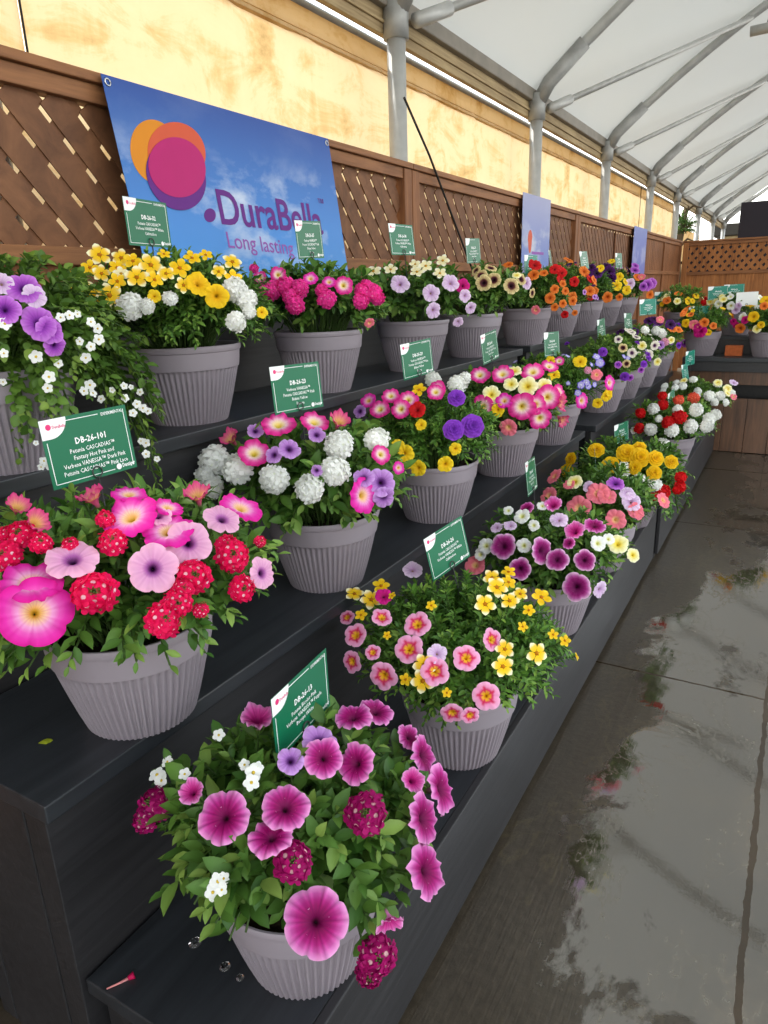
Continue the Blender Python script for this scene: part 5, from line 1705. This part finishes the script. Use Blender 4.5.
def sign(cx, cy, cz, yaw, lean, roll, label, soil_z, base_xy=None, head='DB-26-20', body='Petunia\nVerbena and\nCalibrachoa', teal=False, near=True, plain=False, zoff=0.0):
    n_ = np.array([math.cos(yaw) * math.cos(lean), math.sin(yaw) * math.cos(lean), math.sin(lean)])
    r_ = np.array([-math.sin(yaw), math.cos(yaw), 0])
    u_ = np.cross(n_, r_)
    c_, s_ = math.cos(roll), math.sin(roll)
    r2, u2 = c_ * r_ + s_ * u_, -s_ * r_ + c_ * u_
    ctr = np.array([cx, cy, cz])
    Ls = max(0.13, (cz - soil_z) / max(u2[2], 0.5))
    foot = ctr - u2 * Ls
    t = empty('plant_sign', (0, 0, 0), label, 'sign', 'plant signs on wire stakes')
    mt = Matrix.Identity(4)
    for i in range(3):
        mt[i][0], mt[i][1], mt[i][2], mt[i][3] = r2[i], u2[i], n_[i], foot[i]
    t.matrix_world = mt
    C0 = (0, Ls, 0)
    card_mesh = CARD_T if teal else CARD_G
    if plain:
        card_mesh = cb.mesh('card', M['white_print'])
    card = link('card', card_mesh, t, C0)
    if not plain:
        link('logo_patch', PATCH, card)
        link('border', BORDER, card)
        hd = link('heading', text_of('h', head, M['white_print'], 0.0165, 0.0004, 0.95), card)
        hd.location = (0.004, 0.010, 0.0005)
        tx = link('lettering', text_of('b', body, M['white_print'], 0.0118, 0.0001, 0.88), card)
        tx.location = (0.004, -0.006, 0.0005)
        if near:
            link('logo_dot', DOT, card)
            o_ = link('logo_lettering', LOGO_T, card); o_.location = (-SW / 2 + 0.023, SH / 2 - 0.018, 0.0010)
            o_ = link('small_lettering', EXP_T, card); o_.location = (xr_ - 0.002, yt - 0.005, 0.0005)
            link('maker_dot', MAKER_DOT, card)
            o_ = link('maker_lettering', MAKER_T, card); o_.location = (SW / 2 - 0.034, -SH / 2 + 0.008, 0.0005)
    b = MB()
    yb = Ls - SH / 2 + 0.004
    b.tube([(0, -0.03, 0.0), (0, yb - 0.002, 0.0032)], 0.0017, 6)
    b.tube(ring_pts(0.0105, (0, yb + 0.0085, 0.0032)), 0.0015, 6, False)
    b.build('stake', M['wire'], t, smooth=True)
    return t


SIGNS = {
    'A2': (-1.152, 0.856, 1.333, -0.050, 0.072, 0.017), 'P1': (-0.705, 0.882, 0.882, 0.075, 0.001, 0.018), 'B2': (-1.183, 1.562, 1.351, -0.157, 0.092, -0.010),
    'P2': (-0.789, 1.694, 0.895, -0.191, 0.181, 0.108), 'C2': (-1.209, 2.337, 1.355, -0.169, 0.072, 0.066), 'A3': (-1.687, 1.565, 1.808, 0.138, 0.031, -0.006),
    'B3': (-1.569, 2.204, 1.782, 0.099, 0.044, 0.051), 'C3': (-1.554, 2.877, 1.809, -0.099, 0.117, 0.007), 'D2': (-1.183, 2.990, 1.346, -0.008, 0.108, 0.091),
    'E2': (-1.145, 3.794, 1.296, -0.141, 0.098, -0.017), 'P3': (-0.816, 2.509, 0.907, 0.138, 0.141, -0.077), 'P4': (-0.782, 3.394, 0.758, 0.256, 0.124, 0.009),
    'P5': (-0.90, 4.56, 0.685, -0.270, 0.067, 0.037), 'P6': (-0.734, 5.398, 0.782, -0.091, 0.084, 0.102), 'P7': (-0.784, 6.405, 0.868, -0.121, 0.211, -0.021),
    'P8': (-0.816, 6.92, 0.935, -0.293, 0.047, 0.019), 'F2': (-1.157, 4.945, 1.308, -0.039, 0.105, 0.038), 'G2': (-1.135, 5.70, 1.315, -0.096, 0.144, -0.028),
    'D3': (-1.600, 3.78, 1.792, -0.021, 0.075, 0.041), 'E3': (-1.484, 4.415, 1.715, -0.114, 0.043, -0.004), 'F3': (-1.519, 4.923, 1.762, 0.215, 0.161, 0.022),
    'G3': (-1.442, 5.50, 1.767, -0.045, 0.192, 0.037), 'H3': (-1.452, 6.70, 1.785, -0.088, 0.104, 0.012),
}
SIGN_LABEL = {
    'A2': 'green plant sign tilted over the pot of hot pink petunias and crimson verbena', 'P1': 'green plant sign in the nearest pot of veined magenta petunias', 'B2': 'green plant sign standing in the pot of white verbena heads',
    'P2': 'green plant sign standing above small pink blooms and yellow bidens', 'C2': 'green plant sign in the pot of pink, purple and yellow blooms', 'A3': 'green plant sign above yellow bidens, against the big banner left part',
    'B3': 'green plant sign above pink verbena, covering the banner lettering end', 'C3': 'green plant sign above pale lilac petunias against the lattice', 'D2': 'green plant sign rising from the fourth middle step pot',
    'E2': 'green plant sign at the tiny blue and yellow flowers', 'P3': 'narrow looking green sign above the wine centred petunias', 'P4': 'pale edge on plant sign beside the coral petunias',
    'P5': 'green plant sign behind the double yellow flowers', 'P6': 'thin green sign among white and red verbena heads', 'P7': 'green sign above the last white mound of the lowest step',
    'P8': 'small teal sign at the end of the lowest step', 'F2': 'green sign above the purple calibrachoa of the far middle step', 'G2': 'small green sign above white petunias of the far middle step',
    'D3': 'pale green sign above the cream dark centred petunias', 'E3': 'teal green sign in front of the narrow pale banner', 'F3': 'pale narrow sign right of the narrow pale banner',
    'G3': 'pale green sign leaning over the dark purple petunias', 'H3': 'small green sign left of the far violet banner',
}
BASEZ = {'P': T1, '2': T2, '3': T3}
num = 20
for k, s6 in SIGNS.items():
    z0 = T1 if k[0] == 'P' else BASEZ[k[1]]
    hd, bd = SIGN_TEXT.get(k, (None, None))
    if hd is None:
        num += 3
        hd, bd = 'DB-26-%d' % (num % 90), ['Petunia CASCADIAS\u2122\nVerbena VANESSA\u2122 White\nCalibrachoa', 'Verbena VANESSA\u2122\nPetunia CASCADIAS\u2122 Pink\nBidens Yellow\nBacopa'][num % 2]
    sign(*s6, SIGN_LABEL[k], z0 + (0.03 if k == 'P5' else 0.16), head=hd, body=bd, near=k in ('A2', 'P1', 'B2', 'P2', 'C2', 'A3', 'B3', 'C3', 'P3', 'D2'), teal=k in ('E3', 'P8', 'P7'))

for (px, py, y, yaw, lab, kw, sz) in (
        (718, 293, 7.95, -1.25, 'left one of two teal signs in front of the end fence', dict(teal=True), 1.07),
        (734, 291, 8.02, -1.30, 'right one of two teal signs in front of the end fence', dict(teal=True), 1.07),
        (747, 299, 7.76, -1.45, 'blank white card standing right of the two teal signs', dict(plain=True), 1.07),
        (699, 313, 7.55, -1.25, 'large teal sign in front of the pale flowers on the cross bench', dict(teal=True), 0.906),
        (765, 312, 7.52, -1.25, 'pale blue green sign in the yellow flowers at the right edge', dict(teal=True), 0.906),
        (648, 307, 6.35, -0.6, 'dark teal sign over the purple flowers near the corner', dict(teal=True), 0.774),
        (664, 298, 8.02, -1.2, 'small teal sign in the corner behind the yellow flowers', dict(teal=True), 1.07)):
    p = on_plane(px, py, 1, y)
    sign(p[0], p[1], p[2], yaw, 0.08, 0.03, lab, sz + 0.16, head='DB-26-51', body='Petunia CASCADIAS\u2122\nVerbena VANESSA\u2122\nBidens', near=False, **kw)

# ------------------------------------------------------------------ small bits on the shelves
def petal_bit(name, px, py, zp, col, L, label, cat):
    p = on_plane(px, py, 2, zp)
    mb = MB()
    v = [(0, 0, 0.001)]
    for s, w_ in ((0.3, 0.2), (0.6, 0.35), (0.85, 0.2)):
        v += [(s * L, -w_ * L, 0.002), (s * L, 0, 0.006), (s * L, w_ * L, 0.003)]
    v.append((L, 0, 0.002))
    f = [(0, 2, 1), (0, 3, 2), (1, 2, 5, 4), (2, 3, 6, 5), (4, 5, 8, 7), (5, 6, 9, 8), (7, 8, 10), (8, 9, 10)]
    mb.add(v, f, [col] * len(v))
    ob = mb.build(name, M['petal'], loc=(p[0], p[1], zp + 0.0005), smooth=True)
    ob.rotation_euler = (0, 0, random.uniform(0.6, 1.4))
    return props(ob, label, cat)


random.seed(8)
petal_bit('fallen_leaf', 38, 744, T2, lin(150, 160, 40), 0.028, 'yellow green leaf lying on the middle step at the left', 'leaf')
petal_bit('fallen_leaf', 473, 680, T1, lin(130, 90, 50), 0.035, 'curled brown leaf lying on the lowest step behind the front pot', 'leaf')
mb = MB()
p = on_plane(107, 990, 2, T1)
mb.tube([(0, 0, 0.003), (0.012, 0.018, 0.004), (0.020, 0.034, 0.004)], [0.0016, 0.002, 0.003], 6)
mb.c.extend([tuple(lin(226, 150, 150))] * 18)
mb.tube([(0.020, 0.034, 0.004), (0.026, 0.044, 0.006)], [0.004, 0.007], 8)
mb.c.extend([tuple(lin(190, 20, 80))] * 16)
props(mb.build('fallen_petal', M['petal'], loc=(p[0], p[1], T1), smooth=True), 'small fallen pink flower tube on the near corner of the lowest step', 'petal')
for (px, py, zp, r, lab) in ((195, 943, T1, 0.013, 'clear water drop on the lowest step left of the front pot'), (225, 967, T1, 0.011, 'clear water drop at the front pot base'), (240, 978, T1, 0.008, 'smaller clear drop touching the front pot base')):
    p = on_plane(px, py, 2, zp)
    v, f = [(0, 0, r * 0.4)], []
    for j in range(1, 6):
        a = j * math.pi / 10
        for i in range(16):
            q = 2 * math.pi * i / 16
            v.append((r * math.sin(a) * math.cos(q), r * math.sin(a) * math.sin(q), r * 0.4 * math.cos(a)))
    f += [(0, 1 + i, 1 + (i + 1) % 16) for i in range(16)]
    for j in range(4):
        for i in range(16):
            f.append((1 + j * 16 + i, 1 + (j + 1) * 16 + i, 1 + (j + 1) * 16 + (i + 1) % 16, 1 + j * 16 + (i + 1) % 16))
    f.append(tuple(65 + i for i in range(15, -1, -1)))
    props(link('water_drop', make_mesh('water_drop', v, f, M['water']), None, (p[0], p[1], zp + 0.0005)), lab, 'water drop', 'water drops on the lowest step')

# ------------------------------------------------------------------ tree behind the far posts
t = empty('tree', (-2.28, 15.9, 0), 'dark brown bare trunked tree behind the far tent posts', 'tree')
b = MB()
b.tube([(0, 0, 0), (0.03, 0.02, 1.2), (-0.04, 0.05, 2.2), (0.05, 0.1, 3.0)], [0.10, 0.085, 0.07, 0.05], 10)
for k in range(9):
    z = 1.9 + 0.12 * k
    a = k * 2.4
    b.tube([(0, 0.05, z), (0.18 * math.cos(a), 0.05 + 0.18 * math.sin(a), z + 0.14), (0.34 * math.cos(a), 0.05 + 0.34 * math.sin(a), z + 0.10)], [0.03, 0.02, 0.01], 6)
b.build('trunk', M['bark'], t, smooth=True)
fo = link('foliage', foliage_mesh(0.35, 0.45, 'mid', 91, 0.25, 0.7), t, (0, 0.05, 2.3))
